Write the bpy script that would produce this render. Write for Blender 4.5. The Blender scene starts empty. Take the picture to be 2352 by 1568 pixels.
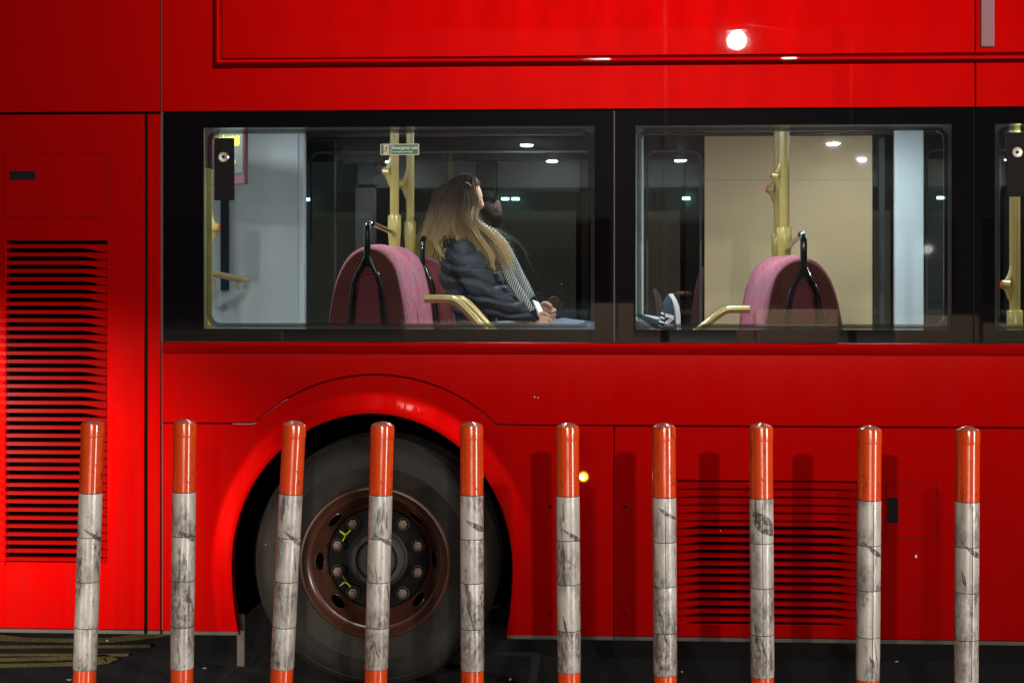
import bpy, bmesh, math, random
from mathutils import Vector, Matrix, noise
R = math.radians
rnd = random.Random(7)
sc = bpy.context.scene
COL = sc.collection

# ------------------------------------------------------------------ camera
CAMZ, CAMD, FPX = 1.63, 6.0, 3600.0           # eye height, metres to the bus side, focal length in units of a 2352 wide frame
YAW = math.atan2(196, 3600)
cam_d = bpy.data.cameras.new('camera')
cam = bpy.data.objects.new('camera', cam_d); COL.objects.link(cam)
cam.location = (0, -CAMD, CAMZ)
cam.rotation_euler = (R(90), 0, YAW)
cam_d.sensor_width = 36; cam_d.lens = 36 * FPX / 2352
cam_d.shift_y = -164 / 2352
cam_d.clip_end = 500
sc.camera = cam

# ------------------------------------------------------------------ night sky, exposure
w = bpy.data.worlds.new('World'); sc.world = w; w.use_nodes = True
nt = w.node_tree
sky = nt.nodes.new('ShaderNodeTexSky'); sky.sky_type = 'NISHITA'; sky.sun_disc = False
sky.sun_elevation = R(-3); sky.sun_rotation = R(200)
nt.links.new(sky.outputs[0], nt.nodes['Background'].inputs[0])
nt.nodes['Background'].inputs[1].default_value = 0.025
sc.view_settings.view_transform = 'Standard'; sc.view_settings.look = 'None'
sc.view_settings.gamma = 1; sc.view_settings.exposure = 0
sc.cycles.use_denoising = True
sc.cycles.max_bounces = 8; sc.cycles.transparent_max_bounces = 12
sc.cycles.sample_clamp_indirect = 4
sc.cycles.caustics_reflective = False; sc.cycles.caustics_refractive = False

# street lamps and two added lamps: position of the luminaire, watts, light colour (each is built as a lamp post further down)
LAMPS = [
    dict(loc=(2.74, -25.0, 6.30), w=5600, col=(1.0, 0.90, 0.78), kind='POINT', size=.17),
    dict(loc=(-1.2, -24.5, 9.2), w=5600, col=(1.0, 0.90, 0.78), kind='POINT', size=.30),  # added unseen lamp: shares the light so the post shadows soften
    dict(loc=(16.0, -13.0, 2.8), w=7500, col=(1.0, 0.93, 0.84), kind='POINT', size=.22),
    dict(loc=(-5.4, -6.6, 1.05), w=2300, col=(1.0, 0.88, 0.72), kind='SPOT', aim=(-2.32, 0.0, 0.30), cone=21, blend=1.0, size=.2),  # added low spot, source unknown: brightens the lower rear panel
]
LED_STRENGTH = 740.0        # saloon ceiling lights of the bus

# ------------------------------------------------------------------ geometry helpers
def at(px, py, t):
    """world point seen at frame position (px, py) of a 2352 x 1568 frame, on the vertical plane y = t"""
    a, Y = YAW, t + CAMD
    u = (px - 1176) / FPX
    X = Y * (u * math.cos(a) - math.sin(a)) / (math.cos(a) + u * math.sin(a))
    dc = -X * math.sin(a) + Y * math.cos(a)
    return Vector((X, t, CAMZ - (py - 620) / FPX * dc))
def X0(px, t=0.0): return at(px, 620, t).x
def ground(px, py, z=0.0):
    dc = (CAMZ - z) * FPX / (py - 620)
    xc = (px - 1176) / FPX * dc
    a = YAW
    return Vector((xc * math.cos(a) - dc * math.sin(a), xc * math.sin(a) + dc * math.cos(a) - CAMD, z))
def scale(t): return FPX / (CAMD + t)          # px per metre near the middle, depth t

def link(name, me, mat=None, parent=None, smooth=False):
    o = bpy.data.objects.new(name, me); COL.objects.link(o)
    if mat is not None:
        for m in (mat if isinstance(mat, (list, tuple)) else [mat]): me.materials.append(m)
    if parent is not None: o.parent = parent
    if smooth:
        me.polygons.foreach_set('use_smooth', [True] * len(me.polygons))
    me.update()
    return o
def from_bm(name, bm, mat=None, parent=None, smooth=False, fix=True):
    if fix: bmesh.ops.recalc_face_normals(bm, faces=bm.faces)
    me = bpy.data.meshes.new(name); bm.to_mesh(me); bm.free()
    return link(name, me, mat, parent, smooth)
def auto_smooth(o, ang=35):
    me = o.data
    me.polygons.foreach_set('use_smooth', [True] * len(me.polygons))
    me.set_sharp_from_angle(angle=R(ang))
    return o
def empty(name, loc=(0, 0, 0)):
    o = bpy.data.objects.new(name, None); COL.objects.link(o); o.location = loc; o.empty_display_size = .2
    return o
def tag(o, label=None, cat=None, group=None, kind=None):
    if label: o['label'] = label
    if cat: o['category'] = cat
    if group: o['group'] = group
    if kind: o['kind'] = kind
    return o
def bm_box(bm, x0, x1, y0, y1, z0, z1, bev=0.0, seg=2):
    vs = [bm.verts.new(p) for p in ((x0,y0,z0),(x1,y0,z0),(x1,y1,z0),(x0,y1,z0),(x0,y0,z1),(x1,y0,z1),(x1,y1,z1),(x0,y1,z1))]
    fs = [bm.faces.new([vs[i] for i in f]) for f in ((3,2,1,0),(4,5,6,7),(0,1,5,4),(1,2,6,5),(2,3,7,6),(3,0,4,7))]
    if bev:
        es = {e for f in fs for e in f.edges}
        bmesh.ops.bevel(bm, geom=list(es), offset=bev, segments=seg, profile=.5, affect='EDGES')
def box(name, x0, x1, y0, y1, z0, z1, mat, parent=None, bev=0.0, seg=2):
    bm = bmesh.new(); bm_box(bm, x0, x1, y0, y1, z0, z1, bev, seg)
    o = from_bm(name, bm, mat, parent)
    return o
def bm_tube(bm, pts, rad, n=10, cap=True):
    pts = [Vector(p) for p in pts]
    if not isinstance(rad, (list, tuple)): rad = [rad] * len(pts)
    rings, up = [], None
    for i, p in enumerate(pts):
        d = (pts[min(i+1, len(pts)-1)] - pts[max(i-1, 0)]).normalized()
        if up is None:
            up = Vector((0,0,1)) if abs(d.z) < .9 else Vector((0,-1,0))
        s = d.cross(up).normalized(); up = s.cross(d).normalized()
        rings.append([bm.verts.new(p + (s*math.cos(2*math.pi*k/n) + up*math.sin(2*math.pi*k/n)) * rad[i]) for k in range(n)])
    for a, b in zip(rings, rings[1:]):
        for k in range(n): bm.faces.new((a[k], a[(k+1)%n], b[(k+1)%n], b[k]))
    if cap:
        bm.faces.new(rings[0][::-1]); bm.faces.new(rings[-1])
def tube(name, pts, rad, mat, parent=None, n=14, ang=40):
    bm = bmesh.new(); bm_tube(bm, pts, rad, n)
    return auto_smooth(from_bm(name, bm, mat, parent), ang)
def smooth_path(pts, n=24):
    """Catmull-Rom through the points"""
    P = [Vector(p) for p in pts]; P = [P[0]*2-P[1]] + P + [P[-1]*2-P[-2]]
    out, m = [], len(P) - 3
    for j in range(n + 1):
        u = j / n * m; i = min(int(u), m-1); f = u - i
        a, b, c, d = P[i:i+4]
        out.append(.5*((2*b) + (c-a)*f + (2*a-5*b+4*c-d)*f*f + (3*b-a-3*c+d)*f**3))
    return out
def bm_lathe(bm, prof, c, axis='y', n=48, close=False):
    """prof: (radius, along-axis) pairs"""
    rings = []
    for r, h in prof:
        ring = []
        for k in range(n):
            a = 2*math.pi*k/n
            p = (r*math.cos(a), h, r*math.sin(a)) if axis == 'y' else (r*math.cos(a), r*math.sin(a), h)
            ring.append(bm.verts.new(Vector(p) + Vector(c)))
        rings.append(ring)
    for a, b in zip(rings, rings[1:]):
        for k in range(n): bm.faces.new((a[k], a[(k+1)%n], b[(k+1)%n], b[k]))
    if prof[0][0] > 1e-5 and close: bm.faces.new(rings[0])
    if prof[-1][0] > 1e-5 and close: bm.faces.new(rings[-1])
def lathe(name, prof, c, mat, parent=None, axis='y', n=48, close=True, ang=35):
    bm = bmesh.new(); bm_lathe(bm, prof, c, axis, n, close)
    bmesh.ops.remove_doubles(bm, verts=bm.verts, dist=1e-6)
    return auto_smooth(from_bm(name, bm, mat, parent), ang)
def bm_prism(bm, poly, y0, y1, bev=0.0):
    """poly: list of (x, z) outline, extruded from y0 (front) to y1"""
    f = [bm.verts.new((x, y0, z)) for x, z in poly]; b = [bm.verts.new((x, y1, z)) for x, z in poly]
    n = len(poly)
    front = bm.faces.new(f); bm.faces.new(b[::-1])
    for k in range(n): bm.faces.new((f[k], b[k], b[(k+1)%n], f[(k+1)%n]))
    if bev: bmesh.ops.bevel(bm, geom=list(front.edges), offset=bev, segments=2, profile=.5, affect='EDGES')
def prism(name, poly, y0, y1, mat, parent=None, bev=0.0):
    bm = bmesh.new(); bm_prism(bm, poly, y0, y1, bev)
    return from_bm(name, bm, mat, parent)
def rrect(x0, x1, z0, z1, r, n=5):
    pts = []
    for cx, cz, a0 in ((x1-r, z1-r, 0), (x0+r, z1-r, 90), (x0+r, z0+r, 180), (x1-r, z0+r, 270)):
        for k in range(n+1):
            a = R(a0 + 90*k/n); pts.append((cx + r*math.cos(a), cz + r*math.sin(a)))
    return pts
def sheet_panel(name, xs, zs, holes, y, depth, mat, parent, bev=.0025):
    """flat panel facing -y on a grid of lines xs, zs; cells (i, j) in holes are left open; edges are folded back by depth"""
    bm = bmesh.new()
    V = {}
    def v(i, j):
        if (i, j) not in V: V[i, j] = bm.verts.new((xs[i], y, zs[j]))
        return V[i, j]
    for i in range(len(xs)-1):
        for j in range(len(zs)-1):
            if (i, j) not in holes: bm.faces.new((v(i,j), v(i+1,j), v(i+1,j+1), v(i,j+1)))
    fold(bm, depth, bev)
    return from_bm(name, bm, mat, parent)
def fold(bm, depth, bev):
    edges = [e for e in bm.edges if e.is_boundary]
    ret = bmesh.ops.extrude_edge_only(bm, edges=edges)
    bmesh.ops.translate(bm, verts=[g for g in ret['geom'] if isinstance(g, bmesh.types.BMVert)], vec=(0, depth, 0))
    if bev: bmesh.ops.bevel(bm, geom=edges, offset=bev, segments=2, profile=.5, affect='EDGES')
def ring_panel(name, outer, inner, y0, y1, mat, parent):
    """a closed frame between two outlines with the same number of points"""
    bm = bmesh.new(); n = len(outer)
    L = [[bm.verts.new((x, y, z)) for x, z in o] for o, y in ((outer, y0), (inner, y0), (inner, y1), (outer, y1))]
    for a, b in ((0,1),(1,2),(2,3),(3,0)):
        for k in range(n): bm.faces.new((L[a][k], L[a][(k+1)%n], L[b][(k+1)%n], L[b][k]))
    return from_bm(name, bm, mat, parent)
def flat_poly(name, pts, mat, parent=None):
    bm = bmesh.new(); bm.faces.new([bm.verts.new(p) for p in pts])
    return from_bm(name, bm, mat, parent, fix=False)
def text_mesh(name, body, size, loc, mat, parent, extrude=.0004, rot=None, align='LEFT', sx=1.0, bold=0.0):
    cu = bpy.data.curves.new(name, 'FONT'); cu.body = body; cu.size = size; cu.extrude = extrude; cu.align_x = align; cu.offset = bold; cu.resolution_u = 3
    tmp = bpy.data.objects.new(name + '_src', cu); COL.objects.link(tmp)
    dg = bpy.context.evaluated_depsgraph_get()
    me = bpy.data.meshes.new_from_object(tmp.evaluated_get(dg)); me.name = name
    bpy.data.objects.remove(tmp)
    o = link(name, me, mat, parent)
    o.location = loc; o.rotation_euler = rot or (R(90), 0, 0); o.scale = (sx, 1, 1)
    return o

# ------------------------------------------------------------------ materials
def mat(name, col, rough=.5, metal=0., coat=0., coat_rough=.03, spec=.5, emit=None, estr=0., **k):
    m = bpy.data.materials.new(name); m.use_nodes = True
    b = m.node_tree.nodes['Principled BSDF']
    b.inputs['Base Color'].default_value = (*col, 1); b.inputs['Roughness'].default_value = rough
    b.inputs['Metallic'].default_value = metal; b.inputs['Coat Weight'].default_value = coat
    b.inputs['Coat Roughness'].default_value = coat_rough; b.inputs['Specular IOR Level'].default_value = spec
    if emit: b.inputs['Emission Color'].default_value = (*emit, 1); b.inputs['Emission Strength'].default_value = estr
    return m
class NT:
    def __init__(s, m): s.m = m; s.t = m.node_tree; s.b = s.t.nodes.get('Principled BSDF'); s.out = s.t.nodes['Material Output']
    def n(s, typ, **k):
        x = s.t.nodes.new('ShaderNode' + typ)
        for a, v in k.items(): setattr(x, a, v)
        return x
    def l(s, a, b): s.t.links.new(a, b)
    def coord(s, out='Object', sc=(1,1,1), loc=(0,0,0), rand=False):
        tc = s.n('TexCoord'); mp = s.n('Mapping'); mp.inputs['Scale'].default_value = sc; mp.inputs['Location'].default_value = loc
        src = tc.outputs[out]
        if rand:
            oi = s.n('ObjectInfo'); mu = s.n('Math', operation='MULTIPLY'); mu.inputs[1].default_value = 37.7; s.l(oi.outputs['Random'], mu.inputs[0])
            ad = s.n('VectorMath', operation='ADD'); s.l(src, ad.inputs[0]); s.l(mu.outputs[0], ad.inputs[1]); src = ad.outputs[0]
        s.l(src, mp.inputs['Vector']); return mp.outputs[0]
    def noise(s, vec, scale, detail=4, rough=.6, dist=0.):
        x = s.n('TexNoise'); x.inputs['Scale'].default_value = scale; x.inputs['Detail'].default_value = detail
        x.inputs['Roughness'].default_value = rough; x.inputs['Distortion'].default_value = dist
        s.l(vec, x.inputs['Vector']); return x.outputs['Fac']
    def ramp(s, fac, stops):
        x = s.n('ValToRGB'); e = x.color_ramp.elements
        while len(e) < len(stops): e.new(.5)
        for q, (p, c) in zip(e, stops): q.position = p; q.color = (*c, 1) if len(c) == 3 else c
        s.l(fac, x.inputs[0]); return x.outputs[0]
    def mix(s, fac, a, b, blend='MIX'):
        x = s.n('Mix', data_type='RGBA', blend_type=blend)
        for sock, v in ((x.inputs[0], fac), (x.inputs[6], a), (x.inputs[7], b)):
            if hasattr(v, 'type') and not isinstance(v, (tuple, float)): s.l(v, sock)
            else: sock.default_value = v if not isinstance(v, tuple) else (*v, 1)[:4]
        return x.outputs[2]
    def math(s, op, a, b=None, clamp=False):
        x = s.n('Math', operation=op, use_clamp=clamp)
        for sock, v in zip(x.inputs, (a, b)):
            if v is None: continue
            if isinstance(v, (int, float)): sock.default_value = v
            else: s.l(v, sock)
        return x.outputs[0]
    def bump(s, h, strength=.2, dist=.01, to=None):
        x = s.n('Bump'); x.inputs['Strength'].default_value = strength; x.inputs['Distance'].default_value = dist
        s.l(h, x.inputs['Height']); s.l(x.outputs[0], (to or s.b.inputs['Normal'])); return x

# red coach paint: faint orange peel and panel waviness, road film
M_RED = mat('red_paint', (.36, .001, .001), rough=.46, metal=.76, coat=.7, coat_rough=.02, spec=.0)
q = NT(M_RED); v = q.coord('Object')
film = q.noise(v, 2.3, 6, .65)
spl = q.noise(q.coord('Object', (1, 1, .25)), 9, 6, .7)
c = q.mix(q.ramp(film, [(.35, (0, 0, 0)), (.8, (.22, .22, .22))]), (.36, .001, .001), (.29, .002, .0015))
q.l(c, q.b.inputs['Base Color'])
q.l(q.ramp(spl, [(.3, (.41,)*3), (.8, (.49,)*3)]), q.b.inputs['Roughness'])
sp = q.n('SeparateXYZ'); q.l(v, sp.inputs[0])
grime = q.math('MULTIPLY', q.math('SUBTRACT', 1.62, sp.outputs[2], True), q.ramp(spl, [(.25, (.55,)*3), (.75, (1.,)*3)]))      # road film builds up towards the sill
streak = q.noise(q.coord('Object', (1, 1, .05)), 22, 6, .7)
c2 = q.mix(q.math('MULTIPLY', grime, q.ramp(streak, [(.42, (0,)*3), (.75, (.40,)*3)])), c, (.16, .012, .008))
spk = q.n('TexNoise'); spk.inputs['Scale'].default_value = 130; spk.inputs['Detail'].default_value = 3; q.l(v, spk.inputs['Vector'])
c2 = q.mix(q.ramp(spk.outputs['Fac'], [(.735, (0,)*3), (.76, (.6,)*3)]), c2, (.10, .004, .004))
q.l(c2, q.b.inputs['Base Color'])
q.l(q.math('ADD', q.math('MULTIPLY', grime, .30), q.ramp(spl, [(.45, (.006,)*3), (.8, (.018,)*3)])), q.b.inputs['Coat Roughness'])
q.l(q.math('MULTIPLY', q.math('SUBTRACT', 1.0, q.math('MULTIPLY', grime, 2.4), True), .7), q.b.inputs['Coat Weight'])
M_RED_MATT = mat('red_slat_paint', (.33, .001, .001), rough=.58, metal=.35, coat=.05, coat_rough=.2, spec=.0)
M_BLACKGAP = mat('black_void', (.0015, .0015, .0015), rough=.9, spec=.0)
M_SEAL = mat('black_rubber_seal', (.006, .006, .006), rough=.6, spec=.08)
M_TRIM = mat('grey_edge_trim', (.07, .055, .05), rough=.5)
M_FRIT = mat('black_glass_border', (.004, .0035, .005), rough=.02, spec=.5)
M_LATCH = mat('black_plastic', (.006, .005, .006), rough=.5, spec=.12)
M_STRIP = mat('painted_reflection', (.33, .12, .16), rough=.4)  # tone of a reflection, put into the base colour
M_CREAM = mat('beige_laminate', (.62, .53, .34), rough=.05, spec=.5)
q = NT(M_CREAM); q.l(q.mix(q.noise(q.coord('Object', (.4, 1, 3)), 1.2, 3, .5), (.54, .415, .245), (.58, .45, .27)), q.b.inputs['Base Color'])
M_GREY = mat('pale_grey_panel', (.50, .58, .60), rough=.32)
q = NT(M_GREY); q.l(q.mix(q.noise(q.coord('Object', (1, 1, 2)), 3, 5, .6), (.51, .56, .565), (.58, .63, .635)), q.b.inputs['Base Color'])
M_PILLAR = mat('pale_blue_pillar', (.52, .64, .70), rough=.35)
q = NT(M_PILLAR)
scr = q.noise(q.coord('Object', (6, 6, 2.2)), 6, 8, .75, 1.5)
q.l(q.mix(q.ramp(scr, [(.66, (0,)*3), (.72, (1,)*3)]), (.53, .61, .645), (.30, .36, .39)), q.b.inputs['Base Color'])
M_DKPANEL = mat('dark_grey_lining', (.03, .03, .033), rough=.4)
M_LINING = mat('grey_window_lining', (.22, .21, .20), rough=.45)
M_CEIL = mat('saloon_ceiling', (.55, .55, .55), rough=.5)
M_FLOOR = mat('saloon_floor', (.05, .05, .06), rough=.6)
M_LED = mat('led_lens', (1, 1, 1), emit=(.88, .95, 1.0), estr=LED_STRENGTH)
M_POLE = mat('yellow_handrail', (.46, .34, .09), rough=.28, metal=.0, coat=.4, coat_rough=.1)
q = NT(M_POLE); q.l(q.mix(q.noise(q.coord('Object', (1, 1, .3)), 30, 4, .6), (.43, .32, .08), (.50, .38, .12)), q.b.inputs['Base Color'])
M_POLE2 = mat('pale_gold_rail', (.52, .41, .18), rough=.25, metal=.35)
M_REDBTN = mat('red_button', (.6, .02, .02), rough=.35)
M_HANDLE = mat('gloss_black_handle', (.008, .008, .009), rough=.12, coat=.6)
M_INSET = mat('maroon_inset', (.19, .022, .042), rough=.75)
M_MAROON = mat('maroon_plastic', (.075, .016, .022), rough=.4)
M_STEEL = mat('brushed_metal', (.55, .53, .48), rough=.3, metal=.9)
M_AMBER = mat('amber_matrix', (.3, .2, .01), emit=(1.0, .58, .0), estr=.30)
M_SCREEN = mat('display_glass', (.03, .032, .028), rough=.35)
M_GREEN = mat('sign_green', (.003, .16, .09), rough=.35)
M_SIGNWHITE = mat('sign_white', (.70, .66, .55), rough=.4)
M_ETCH = mat('etched_print', (.03, .05, .06), rough=.7)
M_INDGLASS = mat('blue_dark_glass', (.01, .02, .035), rough=.08)

# dark ribbed moquette on seat sides, pink woven moquette on seat fronts
M_RIB = mat('ribbed_maroon_moquette', (.06, .015, .018), rough=.9, spec=.2)
q = NT(M_RIB); uv = q.coord('UV')
wv = q.n('TexWave'); wv.inputs['Scale'].default_value = 1.0; wv.inputs['Distortion'].default_value = .4; wv.inputs['Detail'].default_value = 1
sp = q.n('SeparateXYZ'); q.l(uv, sp.inputs[0]); cb = q.n('CombineXYZ'); q.l(q.math('MULTIPLY', sp.outputs[0], 6.5), cb.inputs[0]); q.l(cb.outputs[0], wv.inputs['Vector'])
nz = q.noise(q.coord('UV', (60, 5, 1)), 3, 4, .7)
cc = q.mix(wv.outputs['Fac'], (.050, .016, .017), (.36, .105, .095))
cc = q.mix(q.ramp(nz, [(.5, (0,)*3), (.72, (1,)*3)]), cc, (.17, .02, .025))
q.l(cc, q.b.inputs['Base Color']); q.bump(wv.outputs['Fac'], .8, .004)
M_MOQ = mat('pink_woven_moquette', (.5, .16, .2), rough=.95, spec=.2)
q = NT(M_MOQ); uv = q.coord('UV', (24, 20, 1))
br = q.n('TexBrick'); br.inputs['Scale'].default_value = 1; br.inputs['Brick Width'].default_value = .5; br.inputs['Row Height'].default_value = .9
br.inputs['Mortar Size'].default_value = 0; br.inputs['Bias'].default_value = -.1
br.inputs['Color1'].default_value = (.50, .055, .065, 1); br.inputs['Color2'].default_value = (.22, .24, .31, 1); br.inputs['Mortar'].default_value = (.5, .2, .3, 1)
q.l(uv, br.inputs['Vector'])
pk = q.ramp(q.noise(q.coord('UV', (6, 2.2, 1)), 2.0, 2, .5), [(.47, (0,)*3), (.60, (.9,)*3)])
q.l(q.mix(pk, br.outputs['Color'], (.43, .16, .235)), q.b.inputs['Base Color'])
q.bump(q.noise(q.coord('UV', (200, 200, 1)), 1, 2), .3, .002)

def glass(name, tint, refl=1.0):
    m = bpy.data.materials.new(name); m.use_nodes = True; q = NT(m); q.t.nodes.remove(q.b)
    tr = q.n('BsdfTransparent'); tr.inputs[0].default_value = (*tint, 1)
    gl = q.n('BsdfGlossy'); gl.inputs['Roughness'].default_value = .012
    fr = q.n('Fresnel'); fr.inputs[0].default_value = 1.5
    mx = q.n('MixShader'); q.l(q.math('MULTIPLY', fr.outputs[0], refl, True), mx.inputs[0]); q.l(tr.outputs[0], mx.inputs[1]); q.l(gl.outputs[0], mx.inputs[2])
    q.l(mx.outputs[0], q.out.inputs[0]); return m
M_GLASS = glass('window_glass', (.86, .90, .89), 1.2)
M_FARGLASS = glass('far_window_glass', (.62, .66, .66), 2.6)
# halftone edge of the black border: diagonal dark stripes on clear glass
M_DOTS = bpy.data.materials.new('halftone_border'); M_DOTS.use_nodes = True; q = NT(M_DOTS); q.t.nodes.remove(q.b)
tr = q.n('BsdfTransparent'); tr.inputs[0].default_value = (.9, .93, .92, 1)
df = q.n('BsdfDiffuse'); df.inputs[0].default_value = (.05, .05, .05, 1)
wv = q.n('TexWave'); wv.bands_direction = 'DIAGONAL'; wv.inputs['Scale'].default_value = 62
q.l(q.coord('Object', (1, 0, 1)), wv.inputs['Vector'])
mx = q.n('MixShader'); q.l(q.ramp(wv.outputs['Fac'], [(.42, (0,)*3), (.58, (1,)*3)]), mx.inputs[0]); q.l(tr.outputs[0], mx.inputs[1]); q.l(df.outputs[0], mx.inputs[2]); q.l(mx.outputs[0], q.out.inputs[0])
M_INNERFRAME = glass('clear_inner_frame', (.55, .58, .57), 2.5)

# wheel
M_TYRE = mat('tyre_rubber', (.035, .032, .032), rough=.75)
q = NT(M_TYRE); v = q.coord('Object')
q.l(q.mix(q.ramp(q.noise(v, 6, 6, .7), [(.35, (0,)*3), (.75, (1,)*3)]), (.009, .0078, .007), (.034, .026, .021)), q.b.inputs['Base Color'])
q.bump(q.noise(v, 60, 5), .25, .004)
M_RIM = mat('brown_red_rim', (.085, .022, .016), rough=.33, spec=.5, coat=.3, coat_rough=.2)
q = NT(M_RIM); q.l(q.mix(q.noise(q.coord('Object'), 9, 6, .7), (.085, .026, .014), (.045, .019, .013)), q.b.inputs['Base Color'])
M_DISC = mat('black_wheel_disc', (.004, .0036, .0036), rough=.6, spec=.12)
M_HUB = mat('dusty_hub', (.034, .032, .034), rough=.6)
M_NUT = mat('worn_wheel_nut', (.17, .12, .10), rough=.45, metal=.3)
M_NUTRING = mat('dirty_clear_ring', (.07, .065, .04), rough=.4)
M_YELLOW = mat('yellow_wire', (.70, .80, .02), rough=.4)
M_MARKER = mat('amber_marker', (.8, .3, .0), rough=.2, emit=(1.0, .36, .01), estr=5.0)

# flexible posts
M_ORANGE = mat('orange_plastic', (.78, .075, .012), rough=.30, spec=1.7, coat=.25, coat_rough=.1)
q = NT(M_ORANGE); v = q.coord('Object', (1, 1, .45), rand=True)
d1 = q.ramp(q.noise(v, 34, 8, .72, .4), [(.60, (0,)*3), (.68, (1,)*3)])
d2 = q.noise(q.coord('Object', (1, 1, .12), rand=True), 40, 4, .6)
cc = q.mix(q.ramp(d2, [(.4, (0,)*3), (.75, (.55,)*3)]), (1.0, .095, .010), (.70, .034, .008))
cc = q.mix(d1, cc, (.10, .022, .014))
q.l(cc, q.b.inputs['Base Color'])
q.l(q.ramp(q.noise(v, 20, 5), [(.3, (.16,)*3), (.75, (.38,)*3)]), q.b.inputs['Roughness'])
M_WHITE = mat('scuffed_white_sleeve', (.6, .58, .54), rough=.34, spec=1.4)
q = NT(M_WHITE); v = q.coord('Object', (1, 1, .5), rand=True)
sp = q.n('SeparateXYZ'); q.l(q.coord('Object'), sp.inputs[0])
low = q.math('MULTIPLY', q.math('SUBTRACT', 1.02, sp.outputs[2]), .17)                      # road dirt gathers lower down the sleeve
rub = q.n('Mapping'); rub.inputs['Rotation'].default_value = (R(38), R(20), 0); rub.inputs['Scale'].default_value = (1, 1, .16)
q.l(q.coord('Object', rand=True), rub.inputs['Vector'])
smear = q.math('ADD', q.noise(q.coord('Object', (1, 1, .2), rand=True), 30, 7, .7, .5), low)
patch = q.math('ADD', q.noise(q.coord('Object', (1, 1, .55), rand=True), 11, 3, .55), low)
grit = q.noise(v, 95, 6, .75, .2)
spots = q.math('ADD', grit, q.math('MULTIPLY', low, .5))
cc = q.mix(q.ramp(smear, [(.50, (0,)*3), (.82, (.85,)*3)]), (.74, .71, .67), (.30, .26, .23))
cc = q.mix(q.math('MULTIPLY', q.ramp(patch, [(.50, (0,)*3), (.66, (1,)*3)]), q.ramp(grit, [(.36, (0,)*3), (.58, (.95,)*3)])), cc, (.15, .125, .11))
cc = q.mix(q.ramp(spots, [(.64, (0,)*3), (.70, (.8,)*3)]), cc, (.06, .05, .045))
cc = q.mix(q.ramp(q.noise(rub.outputs[0], 26, 5, .6), [(.625, (0,)*3), (.66, (.85,)*3)]), cc, (.10, .085, .08))
q.l(cc, q.b.inputs['Base Color'])
q.l(q.ramp(smear, [(.4, (.24,)*3), (.8, (.55,)*3)]), q.b.inputs['Roughness'])
vor = q.n('TexVoronoi', feature='DISTANCE_TO_EDGE'); vor.inputs['Scale'].default_value = 170; q.l(q.coord('Object'), vor.inputs['Vector'])
q.bump(q.math('ADD', q.math('MULTIPLY', vor.outputs['Distance'], .5), q.noise(q.coord('Object', (1, 1, .4), rand=True), 55, 6, .7)), .22, .004)
for M_ in (M_ORANGE, M_WHITE):        # moulded along the post: gloss smears lengthwise
    q = NT(M_); tg = q.n('Tangent'); tg.direction_type = 'RADIAL'; tg.axis = 'Z'
    q.l(tg.outputs[0], q.b.inputs['Tangent']); q.b.inputs['Anisotropic'].default_value = .9; q.b.inputs['Anisotropic Rotation'].default_value = .25
M_CAP = M_ORANGE.copy(); M_CAP.name = 'dusty_orange_cap'
q = NT(M_CAP); geo = q.n('NewGeometry'); sp = q.n('SeparateXYZ'); q.l(geo.outputs['Normal'], sp.inputs[0])
old = q.b.inputs['Base Color'].links[0].from_socket
dust = q.math('MULTIPLY', q.ramp(sp.outputs[2], [(.55, (0,)*3), (.85, (1,)*3)]), q.ramp(q.noise(q.coord('Object', rand=True), 60, 6, .7), [(.38, (0,)*3), (.62, (.9,)*3)]))
q.l(q.mix(dust, old, (.50, .34, .28)), q.b.inputs['Base Color'])        # chalky, worn crown of the cap
M_POSTSEAM = mat('grimy_seam', (.05, .04, .035), rough=.7)
M_POSTBASE = mat('black_rubber_base', (.02, .02, .02), rough=.7)

# street
M_ROAD = mat('asphalt', (.03, .03, .034), rough=.85)
q = NT(M_ROAD); v = q.coord('Object')
cc = q.mix(q.noise(v, 260, 3, .7), (.006, .006, .009), (.032, .030, .036))
cc = q.mix(q.ramp(q.noise(v, 1.1, 5, .6), [(.4, (0,)*3), (.7, (1,)*3)]), cc, (.009, .009, .013))
q.l(cc, q.b.inputs['Base Color']); q.bump(q.noise(v, 190, 4, .7), .7, .012)
M_PAINT = mat('worn_yellow_road_paint', (.5, .40, .10), rough=.7)
q = NT(M_PAINT); v = q.coord('Object')
q.l(q.mix(q.ramp(q.noise(v, 150, 5, .75), [(.44, (0,)*3), (.58, (1,)*3)]), (.50, .40, .13), (.05, .045, .04)), q.b.inputs['Base Color']); q.bump(q.noise(v, 190, 4, .7), .6, .01)
M_PAVE = mat('paving', (.18, .17, .16), rough=.85)
q = NT(M_PAVE); q.l(q.mix(q.noise(q.coord('Object'), 14, 6, .7), (.13, .125, .12), (.22, .21, .20)), q.b.inputs['Base Color'])
M_KERB = mat('kerb_stone', (.25, .24, .23), rough=.8)
M_FACADE = mat('dark_facade', (.012, .012, .014), rough=.5)
M_PLINTH = mat('brown_plinth', (.30, .22, .16), rough=.7)
q = NT(M_PLINTH); q.l(q.mix(q.noise(q.coord('Object'), 4, 5), (.34, .25, .17), (.44, .34, .26)), q.b.inputs['Base Color'])
M_LAMPPOST = mat('black_lamp_post', (.010, .010, .010), rough=.7, spec=.1)
M_SCRAP = mat('white_paper', (.7, .68, .62), rough=.8)

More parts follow.
